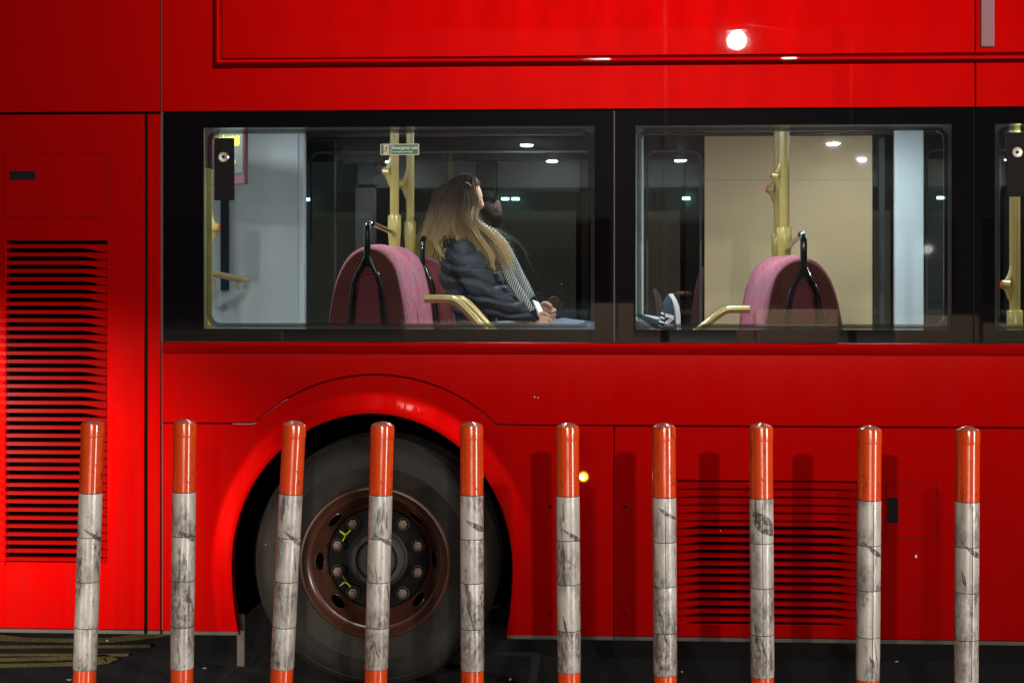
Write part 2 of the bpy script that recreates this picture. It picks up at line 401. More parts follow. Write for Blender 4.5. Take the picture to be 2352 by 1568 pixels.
# ------------------------------------------------------------------ setting: road, pavement, building across the street
def slab(name, x0, x1, y0, y1, z0, z1, m, kind='structure', bev=0):
    o = box(name, x0, x1, y0, y1, z0, z1, m, None, bev); o['kind'] = kind; return o
road = flat_poly('road', [(-120, -19, 0), (120, -19, 0), (120, 120, 0), (-120, 120, 0)], M_ROAD); road['kind'] = 'structure'
slab('pavement', -120, 120, -60, -19.0, -.1, .12, M_PAVE)
slab('kerb', -120, 120, -19.3, -19.0, -.1, .125, M_KERB, bev=.02)
bld = empty('shop_building', (0, -42, .12)); tag(bld, 'dark shop building across the street, behind the low wall', 'building')
def wp(o, root):                                  # parent keeping world placement (roots carry only a translation)
    o.parent = root; o.matrix_parent_inverse = Matrix.Translation(-root.location); return o
wp(box('wall', -32, 34, -48, -42.0, .12, 9.0, M_FACADE), bld)
for k in range(12): wp(box('shop_window', -30 + 5.2*k, -25.6 + 5.2*k, -41.99, -41.95, .6, 3.2, M_FRIT), bld)
lw_ = empty('low_wall', (0, -27, .12)); tag(lw_, 'low brown wall of separate panels along the far pavement', 'wall')
for a, b, top in ((920, 1355, .42), (1358, 1415, .80), (1419, 1455, .80), (1690, 1728, .30), (1735, 1920, .68), (2052, 2235, .56), (2245, 2420, .40), (330, 640, .2), (2470, 2800, .5)):
    wp(box('wall_panel', (a-1372)/3600*33, (b-1372)/3600*33, -27.25, -27.001, .122, top + .12, M_PLINTH, None, .01), lw_)

far = empty('terrace_building', (0, 16, 0)); tag(far, 'dim terrace of shops across the road, seen through the far windows of the bus', 'building')
M_FAR = mat('far_render', (.10, .09, .085), rough=.8); M_DIM = [mat('added_shop_glow', (.02, .02, .02), rough=.2, emit=c_, estr=e_) for c_, e_ in (((.9, .8, .62), .06), ((.55, .75, .72), .05), ((.7, .72, .8), .035), ((.95, .72, .5), .10))]  # panes and fascias given an added glow to lift the dark facade
M_TUBE = mat('cyan_strip_lamp', (.5, .9, .9), emit=(.45, .95, .95), estr=14.0)
wp(box('wall', -30, 30, 16, 22, 0, 8, M_FAR), far)
rr_ = random.Random(3)
for k in range(24):
    x_ = -17.5 + 1.45*k
    wp(box('pilaster', x_ - .13, x_ + .13, 15.86, 16.001, 0, 3.4, M_FAR, None, .02), far)
    w_ = wp(box('shop_window', x_ + .2, x_ + 1.25, 15.95, 16.002, .5, 2.45, M_DIM[rr_.randrange(4)]), far)
    wp(box('fascia', x_ + .16, x_ + 1.30, 15.90, 16.001, 2.72, 3.25, M_DIM[rr_.choice((0, 2, 2, 1))]), far)
for px in (1160, 1184, 1575, 700, 2150):
    x_ = (px - 1372)/3600*21.8
    wp(box('strip_lamp', x_ - .055, x_ + .055, 15.78, 15.84, 2.60, 2.64, M_TUBE, None, .01), far)

def street_lamp(L, i):
    loc = Vector(L['loc'])
    if L['kind'] == 'SPOT':  # invented fixture that carries the added low beam
        root = empty('added_low_spot', (loc.x, loc.y, 0)); tag(root, 'added low lamp, not seen in view, brightening the lower rear of the bus', 'bollard light')
        lathe('post', [(.0, .0), (.09, .0), (.09, .02), (.065, .03), (.065, loc.z - .09), (.0, loc.z - .09)], (0, 0, 0), M_LAMPPOST, root, 'z', 28, False)
        lathe('cap', [(.0, loc.z + .14), (.05, loc.z + .13), (.075, loc.z + .10), (.075, loc.z + .085), (.0, loc.z + .085)], (0, 0, 0), M_LAMPPOST, root, 'z', 28, False)
        for k in range(3):
            a = R(60 + 120*k) + math.atan2(L['aim'][1] - loc.y, L['aim'][0] - loc.x)
            tube('stay', [(.06*math.cos(a), .06*math.sin(a), loc.z - .10), (.06*math.cos(a), .06*math.sin(a), loc.z + .09)], .006, M_LAMPPOST, root, 8)
        ld = bpy.data.lights.new('added_spot_beam', 'SPOT'); ld.energy = L['w']; ld.color = L['col']; ld.shadow_soft_size = .03
        ld.spot_size = R(L['cone']); ld.spot_blend = L['blend']
        lo = bpy.data.objects.new('light', ld); COL.objects.link(lo); lo.parent = root; lo.location = (0, 0, loc.z)
        lo.rotation_euler = (Vector(L['aim']) - loc).to_track_quat('-Z', 'Y').to_euler()
        return
    if L['kind'] == 'SPOT': base = Vector((loc.x - 1.0, loc.y - .5, 0))
    else: base = Vector((loc.x + 2.6, loc.y - 2.2, .12 if loc.y < -19 else 0))
    root = empty('street_lamp', base)
    tag(root, ['tall street lamp by the pavement straight across from the bus', 'added very tall lamp, left of the other, softening the post shadows', 'low street lamp in the road beyond the front of the bus'][i], 'street lamp', 'street lamps')
    top = loc + Vector((0, 0, .14))
    wp(tube('pole', [base, base + Vector((0, 0, 1.2)), base + Vector((0, 0, 1.21)), Vector((base.x, base.y, top.z - .05))], [.09, .09, .06, .045], M_LAMPPOST, None, 20), root)
    wp(tube('arm', [Vector((base.x, base.y, top.z - .08)), Vector((base.x, base.y, top.z + .05)), top + Vector((0, 0, .06))], .03, M_LAMPPOST, None), root)
    head = lathe('lamp_head', [(.0, .13), (.10, .12), (.19, .05), (.20, .0), (.185, .0), (.17, .04), (.0, .06)], loc + Vector((0, 0, .02)), M_LAMPPOST, None, 'z', 32, False); wp(head, root)
    lens = mat('lamp_lens', (1, 1, 1), emit=L['col'], estr=600.0)
    wp(lathe('lens', [(0, -.05), (.06, -.035), (.09, 0), (0, .001)], loc + Vector((0, 0, .022)), lens, None, 'z', 24, False), root)
    ld = bpy.data.lights.new('street_light', L['kind']); ld.energy = L['w']; ld.color = L['col']; ld.shadow_soft_size = L['size']
    lo = bpy.data.objects.new('light', ld); COL.objects.link(lo); lo.location = loc + Vector((0, 0, -.16))
    if L['kind'] == 'SPOT':
        ld.spot_size = R(L['cone']); ld.spot_blend = L['blend']
        lo.rotation_euler = (Vector(L['aim']) - loc).to_track_quat('-Z', 'Y').to_euler()
    wp(lo, root)
for i, L in enumerate(LAMPS): street_lamp(L, i)

# yellow lettering strokes painted on the road beside the rear of the bus
def road_stroke(name, pts, wpx, closed=False):
    bm = bmesh.new(); n = len(pts)
    path = [Vector((*p, 0)) for p in pts]
    ring = []
    for i, p in enumerate(path):
        a = path[(i-1) % n] if closed or i else path[0]; b = path[(i+1) % n] if closed or i < n-1 else path[-1]
        d = (b - a).normalized(); nrm = Vector((-d.y, d.x, 0))
        wd = wpx * (.25 + .75*abs(nrm.y)) if True else wpx
        wd = wpx * abs(nrm.y) + wpx * 4.0 * abs(nrm.x)
        ring.append([bm.verts.new(ground(p.x + s*nrm.x*wd/2, p.y + s*nrm.y*wd/2, .004)) for s in (-1, 1)])
    for i in range(n if closed else n-1):
        j = (i+1) % n; bm.faces.new((ring[i][0], ring[j][0], ring[j][1], ring[i][1]))
    o = from_bm(name, bm, M_PAINT); o['kind'] = 'structure'
    for f in o.data.polygons: pass
    return o
road_stroke('road_marking', [(-80, 1445), (0, 1463), (60, 1468), (150, 1470), (250, 1469), (310, 1463), (360, 1456), (420, 1444)], 9)
road_stroke('road_marking', [(-80, 1486), (0, 1485), (120, 1484), (240, 1484), (345, 1483)], 7)
road_stroke('road_marking', [(-80, 1504), (0, 1503), (120, 1503), (220, 1504), (295, 1503)], 6)
road_stroke('road_marking', [(-80, 1529), (0, 1528), (100, 1526), (165, 1524), (210, 1521), (245, 1517), (256, 1513), (245, 1508), (200, 1508), (120, 1512), (0, 1514), (-80, 1514)], 8)
scraps = [(247, 1472), (806, 1523), (1172, 1561), (1880, 1448), (1795, 1458), (160, 1563), (470, 1536), (1565, 1545), (2060, 1520)]
SCRAP_AT = ['among the yellow strokes, just right of the first post', 'under the tyre, between third and fourth post', 'at the bottom edge between the fifth and sixth post', 'under the bus sill between the eighth and ninth post', 'under the bus sill just right of the eighth post', 'at the bottom edge left of the first post', 'just right of the second post, left of the bracket', 'just right of the seventh post near the bottom edge', 'between the ninth and tenth post']
for i, (px, py) in enumerate(scraps):
    p = ground(px, py, .006); s = rnd.uniform(.006, .014); a = rnd.uniform(0, 3)
    bm = bmesh.new()
    vs = [bm.verts.new((p.x + s*rnd.uniform(.8, 1.2)*math.cos(a+k*1.257), p.y + s*math.sin(a+k*1.257), p.z + rnd.uniform(0, .008))) for k in range(5)]
    ctr = bm.verts.new((p.x, p.y, p.z + .007))
    for k in range(5): bm.faces.new((vs[k], vs[(k+1) % 5], ctr))
    tag(from_bm('litter_scrap', bm, M_SCRAP), 'tiny white scrap ' + SCRAP_AT[i], 'litter', 'litter scraps on the road')

# ------------------------------------------------------------------ the bus
Z_SEAM, Z_WINB, Z_BOT, Z_MID, Z_RAIL = 2.240, 1.352, .233, 1.035, 1.307
XL, XR, ZTOP = X0(-46), 5.2, 4.30
bus = empty('double_decker_bus', (0, 0, 0)); tag(bus, 'red double-decker bus with a lit lower saloon, parked behind the row of posts', 'bus')
xA, xB = X0(370), X0(2240)

# upper deck side panels
def up(name, x0, x1): return sheet_panel(name, [x0, x1], [Z_SEAM + .004, 2.95], set(), 0, .03, M_RED, bus)
up('upper_side_panel', XL, xA - .003); up('upper_side_panel', xA + .003, xB - .0015); up('upper_side_panel', xB + .0015, XR)
# upper deck windows band, roof (above the frame)
box('upper_window_band', XL + .02, XR - .02, .004, .03, 2.955, 3.78, M_FRIT, bus)
sheet_panel('cant_panel', [XL, XR], [3.785, 4.15], set(), 0, .03, M_RED, bus)
bm = bmesh.new()
prof = [(.0, 4.155), (.02, 4.21), (.07, 4.26), (.2, 4.30), (1.25, 4.33), (2.3, 4.30), (2.43, 4.26), (2.48, 4.21), (2.5, 4.155)]
rows = [[bm.verts.new((x, y, z)) for y, z in prof] for x in (XL, XR)]
for k in range(len(prof)-1): bm.faces.new((rows[0][k], rows[1][k], rows[1][k+1], rows[0][k+1]))
from_bm('roof', bm, M_RED, bus, True)
# advert frame moulding
def moulding(name, pts, closed=False):
    """half-round-topped bead following points (x, z) on the side"""
    bm = bmesh.new(); n = len(pts); prof = [(-.022, 0), (-.019, -.010), (-.011, -.017), (0, -.019), (.010, -.016), (.017, -.008), (.019, 0)]
    rings = []
    for i, (x, z) in enumerate(pts):
        d0 = Vector((x - pts[i-1][0], z - pts[i-1][1])).normalized() if i else None
        d1 = Vector((pts[i+1][0] - x, pts[i+1][1] - z)).normalized() if i < n-1 else None
        d = ((d0 or d1) + (d1 or d0)).normalized(); nr = Vector((-d.y, d.x)); k = 1 / max(.3, nr.dot(Vector((-(d1 or d0).y, (d1 or d0).x))))
        rings.append([bm.verts.new((x + nr.x*a*k, y, z + nr.y*a*k)) for a, y in prof])
    for a, b in zip(rings, rings[1:]):
        for k in range(len(prof)-1): bm.faces.new((a[k], b[k], b[k+1], a[k+1]))
    return auto_smooth(from_bm(name, bm, M_RED, bus), 50)
zf = at(1200, 140, 0).z
moulding('advert_frame', [(X0(501), 2.93), (X0(501), zf), (XR - .1, zf + .002)])
box('advert_frame_end', X0(2251), X0(2283), -.012, -.0005, at(2267, 109, 0).z, 2.93, M_STRIP, bus, .004)  # end of the advert frame, its reflection painted in as pink grey
# rear corner end cap and hull (sides not seen from the street stay plain)
bm = bmesh.new()
arc = [(XL, .0)] + [(XL - .22*math.sin(R(a)), .22 - .22*math.cos(R(a))) for a in range(10, 91, 10)] + [(XL - .22, 2.28), (XL - .0, 2.5)]
lo_, hi_ = [bm.verts.new((x, y, Z_BOT)) for x, y in arc], [bm.verts.new((x, y, 4.15)) for x, y in arc]
for k in range(len(arc)-1): bm.faces.new((lo_[k], lo_[k+1], hi_[k+1], hi_[k]))
auto_smooth(from_bm('rear_end', bm, M_RED, bus), 40)
box('front_end', XR, XR + .05, .0, 2.5, .30, 4.15, M_RED, bus)

# rear quarter: engine access panel with louvres
xa0, xa1 = XL, X0(332)
lx0, lx1 = X0(15), X0(245)
lz1, lz0 = at(130, 553, 0).z, at(130, 1290, 0).z
sheet_panel('engine_panel', [xa0, lx0, lx1, xa1], [Z_BOT, lz0, lz1, Z_SEAM - .004], {(1, 1)}, 0, .03, M_RED, bus)
sheet_panel('corner_strip', [X0(339), xA - .002], [Z_BOT, Z_SEAM - .004], set(), -.002, .03, M_RED, bus)
box('seal_strip', X0(332.5), X0(338.5), .012, .03, Z_BOT, Z_SEAM, M_SEAL, bus)
box('seal_strip', xA - .002, X0(374), .006, .03, Z_BOT, 2.95, M_TRIM, bus)
lou = box('louvre_backing', lx0 - .02, lx1 + .02, .055, .07, lz0 - .02, lz1 + .02, M_BLACKGAP, bus)
def slat_mesh(w, pitch, tl, tr, gap, hood=.012, thin=0.0):
    """one louvre blade of width w hanging from z = 0: leans outwards towards its lower edge; the slot under it narrows at the ends over tl / tr"""
    bm = bmesh.new(); N = 16; rows = []
    for i in range(N+1):
        x = w*i/N
        e = 1.0
        if tl and x < tl: e = min(e, (x/tl))
        if tr and w - x < tr: e = min(e, ((w-x)/tr))
        e = e*e*(3-2*e); g = gap*(thin + (1-thin)*e) + .0012
        hgt = pitch - g
        rows.append([bm.verts.new(p) for p in ((x, .022, 0), (x, .004, -.001), (x, .0015, -hgt*.12), (x, .0012, -hgt*.75), (x, .001, -hgt), (x, .010, -hgt - .001), (x, .026, -hgt + .002))])
    for a, b in zip(rows, rows[1:]):
        for k in range(6): bm.faces.new((a[k], b[k], b[k+1], a[k+1]))
    bmesh.ops.recalc_face_normals(bm, faces=bm.faces)
    me = bpy.data.meshes.new('slat'); bm.to_mesh(me); bm.free()
    return me
NS = 39; pitch = (lz1 - lz0) / NS
me = slat_mesh(lx1 - lx0, pitch, 0, .10, pitch*.47); me.materials.append(M_RED_MATT)
for k in range(NS):
    s = bpy.data.objects.new('slat', me); COL.objects.link(s); s.parent = lou; s.location = (lx0, 0, lz1 - k*pitch - pitch*.40)
# ribbed corner piece beyond the louvres
me = slat_mesh(lx0 - XL - .012, pitch, 0, 0, pitch*.40); me.materials.append(M_RED)
for k in range(NS):
    s = bpy.data.objects.new('corner_rib', me); COL.objects.link(s); s.parent = lou; s.location = (XL + .006, -.006, lz1 - k*pitch - pitch*.9)
# flush access flaps with latches
def flap(x0, x1, z0, z1, lx, lz, tall):
    ring_panel('flap_seam', rrect(x0, x1, z0, z1, .012), rrect(x0 + .002, x1 - .002, z0 + .002, z1 - .002, .011), -.0012, .001, M_SEAL, bus)
    f = prism('access_flap', rrect(x0 + .0035, x1 - .0035, z0 + .0035, z1 - .0035, .010), -.0016, .002, M_RED, bus)
    w, h = (.012*1.6, .048) if tall else (.051, .017)
    prism('latch', rrect(lx - w, lx + w, lz - h, lz + h, .004), -.005, .001, M_LATCH, f, .0012)
p = at(22, 393, 0); p2 = at(83, 413, 0)
flap(X0(8), X0(246), at(127, 500, 0).z, at(127, 353, 0).z, (p.x + p2.x)/2, (p.z + p2.z)/2, False)

# waist rail under the windows
xm1, xm2 = X0(1410), X0(2700)
bm = bmesh.new()
prof = [(.02, Z_WINB), (-.004, Z_WINB - .002), (-.007, Z_WINB - .012), (-.0050, Z_RAIL + .003), (-.0042, Z_RAIL), (.02, Z_RAIL)]
rows = [[bm.verts.new((x, y, z)) for y, z in prof] for x in (xA + .006, XR)]
for k in range(len(prof)-1): bm.faces.new((rows[0][k], rows[1][k], rows[1][k+1], rows[0][k+1]))
bm.faces.new(rows[0]); bm.faces.new(rows[1][::-1])
auto_smooth(from_bm('waist_rail', bm, M_RED, bus), 20)

# wheel arch: centre and opening
WC = at(861, 1291, .08); WX, WZ = WC.x, WC.z
K = 1/592.0
def opening():
    pts = []
    zb = Z_BOT
    for j in range(9):
        dz = (WZ - zb) * (1 - j/8); pts.append((-(322 - 15*(dz/(WZ-zb))**2)*K, -dz))
    for j in range(1, 60):
        a = math.pi - math.pi*j/60; pts.append((322*K*math.cos(a), 349*K*math.sin(a)))
    for j in range(9):
        dz = (WZ - zb) * j/8; pts.append(((322 - 15*(dz/(WZ-zb))**2)*K, -dz))
    return pts
ex0, ex1 = xA + .006 - WX, xm1 - .0015 - WX
ztop = Z_MID - .0015 - WZ
apex = at(866, 862, 0).z - WZ
cx = X0(862) - WX; hc = (X0(1140) - X0(582))/2; sag = apex - ztop; RA = (hc*hc + sag*sag)/(2*sag); cza = apex - RA
def seam_z(x):           # height of the seam above the wheel arch at offset x from the wheel centre
    if abs(x - cx) < hc: return cza + math.sqrt(RA*RA - (x-cx)**2)
    return ztop
def outer_of(x, z):
    if z <= 0: return (ex0 if x < 0 else ex1, z)
    d = Vector((x, z)).normalized(); t = 3.0
    lo2, hi2 = 0.2, 3.0
    def inside(t): return ex0 <= d.x*t <= ex1 and d.y*t <= seam_z(d.x*t)
    for _ in range(50):
        m = (lo2+hi2)/2
        if inside(m): lo2 = m
        else: hi2 = m
    return (d.x*lo2, d.y*lo2)
op = opening()
# make sure the rays through the corners exist
def with_corner(pts, cxx, czz):
    a = math.atan2(czz, cxx)
    for i in range(len(pts)-1):
        a0, a1 = math.atan2(pts[i][1], pts[i][0]), math.atan2(pts[i+1][1], pts[i+1][0])
        if pts[i][1] > 0 and pts[i+1][1] > 0 and a1 < a < a0:
            f = (a0-a)/(a0-a1); p = (pts[i][0]*(1-f) + pts[i+1][0]*f, pts[i][1]*(1-f) + pts[i+1][1]*f)
            return pts[:i+1] + [p] + pts[i+1:]
    return pts
for cc_ in ((ex0, ztop), (ex1, ztop), (cx - hc, ztop), (cx + hc, ztop)): op = with_corner(op, *cc_)
bm = bmesh.new()
radial = [0, .010, .02, .03, .04, .05, .06, .07, .08, .09, .10, .13, .16, .25, .5, 1.0]
def bulge(d):            # how far the fender stands proud at d metres from its lip
    k = max(0., 1 - d/.085); lip = k*k*(3-2*k)
    return -.012*lip
rows = []
for (x, z) in op:
    ox, oz = outer_of(x, z); L = math.hypot(ox-x, oz-z); ux, uz = (ox-x)/L, (oz-z)/L
    row = []
    for r in radial:
        d = r if r <= .16 else .16 + (L-.16)*((r-.16)/.84)
        if L < .17: d = L*(radial.index(r)/(len(radial)-1))
        fade = min(1, max(0, (L-d)/.03))
        row.append(bm.verts.new((WX + x + ux*d, bulge(d)*(fade if L < .2 else 1), WZ + z + uz*d)))
    back = bm.verts.new((WX + x + ux*.004, .06, WZ + z + uz*.004)); front = bm.verts.new((WX + x - ux*.004, bulge(0) + .010, WZ + z - uz*.004))
    rows.append([back, front] + row)
for a, b in zip(rows, rows[1:]):
    for k in range(len(a)-1): bm.faces.new((a[k], b[k], b[k+1], a[k+1]))
auto_smooth(from_bm('wheel_arch_panel', bm, M_RED, bus), 50)
# upper skirt panel above the arch seam
bm = bmesh.new(); xs = [ex0 + (ex1-ex0)*k/90 for k in range(91)] + [XR - WX]
rows = []
for x in xs:
    zb = (seam_z(x) if x <= ex1 else ztop) + .0032
    rows.append([bm.verts.new((WX + x, y, WZ + z)) for y, z in ((.02, zb - .001), (-.001, zb), (-.0035, zb + .004), (-.0035, Z_RAIL - WZ - .0008), (.02, Z_RAIL - WZ - .0008))])
for a, b in zip(rows, rows[1:]):
    for k in range(4): bm.faces.new((a[k], b[k], b[k+1], a[k+1]))
auto_smooth(from_bm('upper_skirt_panel', bm, M_RED, bus), 30)
# dark backing behind seams, with a hole at the wheel
box('inner_skin', XL, xA + .009, .075, .085, Z_BOT + .03, 3.0, M_SEAL, bus)
box('inner_skin', xA + .01, XR, .0315, .04, 2.186, 3.0, M_SEAL, bus)
box('inner_skin', xA + .01, WX - .56, .070, .076, Z_BOT + .03, 1.33, M_SEAL, bus)
box('inner_skin', WX + .56, XR, .070, .076, Z_BOT + .03, 1.33, M_SEAL, bus)
box('inner_skin', WX - .56, WX + .56, .032, .04, WZ + .66, 1.33, M_SEAL, bus)
ring = [(p[0] * 1.08, p[1] * 1.03) for p in opening()]
bm = bmesh.new()
A_ = [bm.verts.new((WX + x, .034, WZ + z)) for x, z in ring]; B_ = [bm.verts.new((WX + x, .56, WZ + z)) for x, z in ring]
for k in range(len(ring)-1): bm.faces.new((A_[k], A_[k+1], B_[k+1], B_[k]))
bm.faces.new(B_)
from_bm('wheel_well', bm, M_BLACKGAP, bus)
# forward skirt with ventilation louvres and a fuel flap
rx0, rx1 = X0(1556), X0(1968)
rz1, rz0 = at(1760, 1104, 0).z, at(1760, 1433, 0).z
sheet_panel('skirt_panel', [xm1 + .0015, rx0, rx1, XR], [Z_BOT, rz0, rz1, Z_MID - .0015], {(1, 1)}, 0, .025, M_RED, bus)
lou2 = box('louvre_backing', rx0 - .02, rx1 + .02, .05, .065, rz0 - .02, rz1 + .02, M_BLACKGAP, bus)
n2 = 18; p2_ = (rz1 - rz0)/n2
mA = slat_mesh(rx1 - rx0, p2_, .09, .10, p2_*.42); mB = slat_mesh(rx1 - rx0, p2_, .09, .10, p2_*.16)
mA.materials.append(M_RED_MATT); mB.materials.append(M_RED_MATT)
for k in range(n2):
    s = bpy.data.objects.new('slat', mB if k < 5 else mA); COL.objects.link(s); s.parent = lou2; s.location = (rx0, 0, rz1 - k*p2_ - .004)
p = at(2051, 1171, 0)
flap(X0(2034), X0(2153), at(2093, 1236, 0).z, at(2093, 1110, 0).z, p.x, p.z, True)
bot = [('sill_trim', xA + .006, WX - 307*K), ('sill_trim', WX + 308*K, xm1 - .002), ('sill_trim', xm1 + .002, XR), ('sill_trim', XL, X0(332)), ('sill_trim', X0(339), xA - .002)]
for n_, a, b in bot: box(n_, a, b, -.003, .03, Z_BOT - .016, Z_BOT - .001, M_TRIM, bus, .002)
for px, py in ((1264, 1163), (1436, 1163), (1264, 1409), (1436, 1409), (1556-30, 1168)):
    p = at(px, py, 0); lathe('screw', [(0, -.0015), (.006, -.0008), (.007, .001)], (p.x, 0, p.z), M_SEAL, bus, 'y', 12)
for px, py, s_ in ((2104, 1277, .0035), (1228, 911, .002), (1236, 913, .0015), (1290, 652, .001), (1655, 1218, .0015), (610, 1250, .0012)):
    p = at(px, py, -.004); box('paint_chip', p.x - s_, p.x + s_, -.0042, -.003, p.z - s_*1.6, p.z + s_*1.6, M_SCRAP, bus, .0004)
# side marker lamp
p = at(1340, 1094, 0)
mk = lathe('marker_lamp', [(.0, -.022), (.008, -.021), (.014, -.015), (.017, -.004), (.017, .001)], (p.x, 0, p.z), M_MARKER, bus, 'y', 20)
lathe('bulb', [(.0, -.0245), (.006, -.024), (.009, -.0205), (.0095, -.018)], (p.x - .003, 0, p.z), mat('hot_bulb', (1, .8, .4), emit=(1.0, .72, .25), estr=45.0), mk, 'y', 16, False)
lathe('lamp_bezel', [(.017, -.006), (.023, -.004), (.024, .001)], (p.x, 0, p.z), mat('amber_bezel', (.5, .22, .01), rough=.3), mk, 'y', 20, False)
# mud flap bracket behind the wheel, underside
box('bracket', X0(519), X0(538), .18, .20, .05, .26, M_TRIM, bus, .004)
box('underside', XL, WX - .62, .06, 2.44, .26, .30, M_BLACKGAP, bus)
box('underside', WX + .62, XR, .06, 2.44, .26, .30, M_BLACKGAP, bus)

# rear wheel
wh = empty('wheel', (WX, .08, WZ)); wh.parent = bus
RT = 288*K
def wl(name, prof, m, par=None, n=64, ang=30):
    o = lathe(name, prof, (0, 0, 0), m, par or wh, 'y', n, False, ang); return o
wl('tyre', [(.292, .06), (.292, .012), (.300, .0), (.325, -.012), (.37, -.022), (.375, -.024), (.382, -.022), (.41, -.020), (.44, -.010), (.455, .004), (.458, .002), (.466, .010), (RT, .040), (RT, .26), (.44, .29), (.30, .27)], M_TYRE, ang=25)
rim = wl('rim', [(.291, .03), (.298, .010), (.299, -.001), (.294, -.008), (.286, -.009), (.280, -.003), (.272, .010), (.262, .016), (.255, .018), (.246, .030), (.232, .058), (.212, .085), (.204, .094)], M_RIM)
disc = wl('wheel_disc', [(.204, .094), (.196, .100), (.13, .104), (.118, .100), (.118, .12)], M_DISC)
hub = wl('hub', [(.120, .12), (.117, .085), (.112, .080), (.108, .060), (.100, .052), (.072, .050), (.068, .044), (.0, .043)], M_HUB)
def cone_pt(a, r, off):       # point on the inner cone of the rim
    y = .030 + (.246 - r)/.042*.064
    return Vector(((r - .84*off)*math.cos(a), y - .55*off, (r - .84*off)*math.sin(a)))
for k in range(8):        # dark patches painted as the shade inside hand holes, with a rolled lip
    a = R(2 + 45*k); n = 24
    el = [(a + .036*math.cos(2*math.pi*j/n)/.228, .2285 + .0145*math.sin(2*math.pi*j/n)) for j in range(n)]
    bm = bmesh.new(); ctr = bm.verts.new(cone_pt(a, .2285, .0016))
    rg = [bm.verts.new(cone_pt(aa, r_, .0016)) for aa, r_ in el]
    for j in range(n): bm.faces.new((rg[j], rg[(j+1) % n], ctr))
    hh = from_bm('hole_shade_patch', bm, M_BLACKGAP, wh)
    bm = bmesh.new(); bm_tube(bm, [cone_pt(aa, r_, .0012) for aa, r_ in el + el[:1]], .0026, 6, False)
    o_ = auto_smooth(from_bm('hole_lip', bm, M_RIM, wh))
wl('hub_rib', [(.075, .046), (.079, .0445), (.083, .047)], M_DISC)
for k in range(10):
    a = R(18 + 36*k); c_ = Vector((.168*math.cos(a), 0, .168*math.sin(a)))
    nut = lathe('wheel_nut', [(.020, .104), (.020, .078), (.018, .074), (.011, .073), (.011, .058), (.0, .056)], c_, M_NUT, wh, 'y', 6, False, 20)
    lathe('nut_ring', [(.024, .100), (.027, .084), (.024, .080), (.021, .086), (.021, .100)], c_, M_NUTRING, wh, 'y', 20, False)
    if k in (3, 4, 5, 6):
        a2 = a + R(18) * (1 if k in (3, 5) else -1)
        mid = Vector((.186*math.cos(a2), 0, .186*math.sin(a2))); fin = Vector((.150*math.cos(a2), 0, .150*math.sin(a2)))
        q0 = c_ + (fin - c_).normalized()*.025
        pts = smooth_path([q0 + Vector((0, .082, 0)), (c_*.4 + fin*.6) + Vector((0, .080, 0)), (fin*.7 + mid*.3) + Vector((0, .078, 0)), mid + Vector((0, .076, 0))], 14)
        tube('indicator_wire', pts, .0028, M_YELLOW if k in (3, 4, 6) else M_NUTRING, wh, 6)

# ------------------------------------------------------------------ saloon windows
opens = [(467, 1366), (1460, 2187), (2286, 2900)]
wz1, wz0 = 2.181, 1.402
xs = [X0(374)]; holes = set()
for a, b in opens: xs += [X0(a), X0(b)]
xs.append(XR)
fr = sheet_panel('glazing_border', xs, [Z_WINB + .0015, wz0, wz1, Z_SEAM - .001], {(1, 1), (3, 1), (5, 1)}, .004, .006, M_FRIT, bus, .0)
for px in (1411, 2237): box('glazing_joint', X0(px) - .0025, X0(px) + .0025, .0018, .0035, Z_WINB + .002, Z_SEAM - .002, M_TRIM if px == 1411 else M_SEAL, bus)
for i, (a, b) in enumerate(opens):
    x0, x1 = X0(a), X0(b); win = box('window_pane', x0 - .005, x1 + .005, .0105, .0145, wz0 - .005, wz1 + .005, M_GLASS, bus)
    e = .015
    ring_panel('halftone_edge', [(x0, wz0), (x1, wz0), (x1, wz1), (x0, wz1)], [(x0 + e, wz0 + e), (x1 - e, wz0 + e), (x1 - e, wz1 - e), (x0 + e, wz1 - e)], .0085, .0095, M_DOTS, win)
    ring_panel('inner_frame', rrect(x0 + .006, x1 - .006, wz0 + .006, wz1 - .006, .05, 8), rrect(x0 + .024, x1 - .024, wz0 + .022, wz1 - .022, .038, 8), .030, .036, M_INNERFRAME, win)
# window lock plates
for px0, px1, py0, py1, kx, ky in ((492, 538, 317, 460, 514, 361), (2311, 2361, 304, 452, 2336, 350)):
    a, b = at(px0, py1, -.004), at(px1, py0, -.004); k = at(kx, ky, -.004)
    pl = box('lock_plate', a.x, b.x, -.006, .0035, a.z, b.z, M_LATCH, bus, .002)
    lathe('lock', [(.0, -.008), (.005, -.008), (.0055, -.010), (.018, -.0105), (.021, -.0085), (.021, -.005)], (k.x, 0, k.z), M_STEEL, pl, 'y', 28, False)
    lathe('key_hole', [(0, -.0112), (.006, -.0112), (.006, -.010)], (k.x, 0, k.z), M_BLACKGAP, pl, 'y', 16, False)
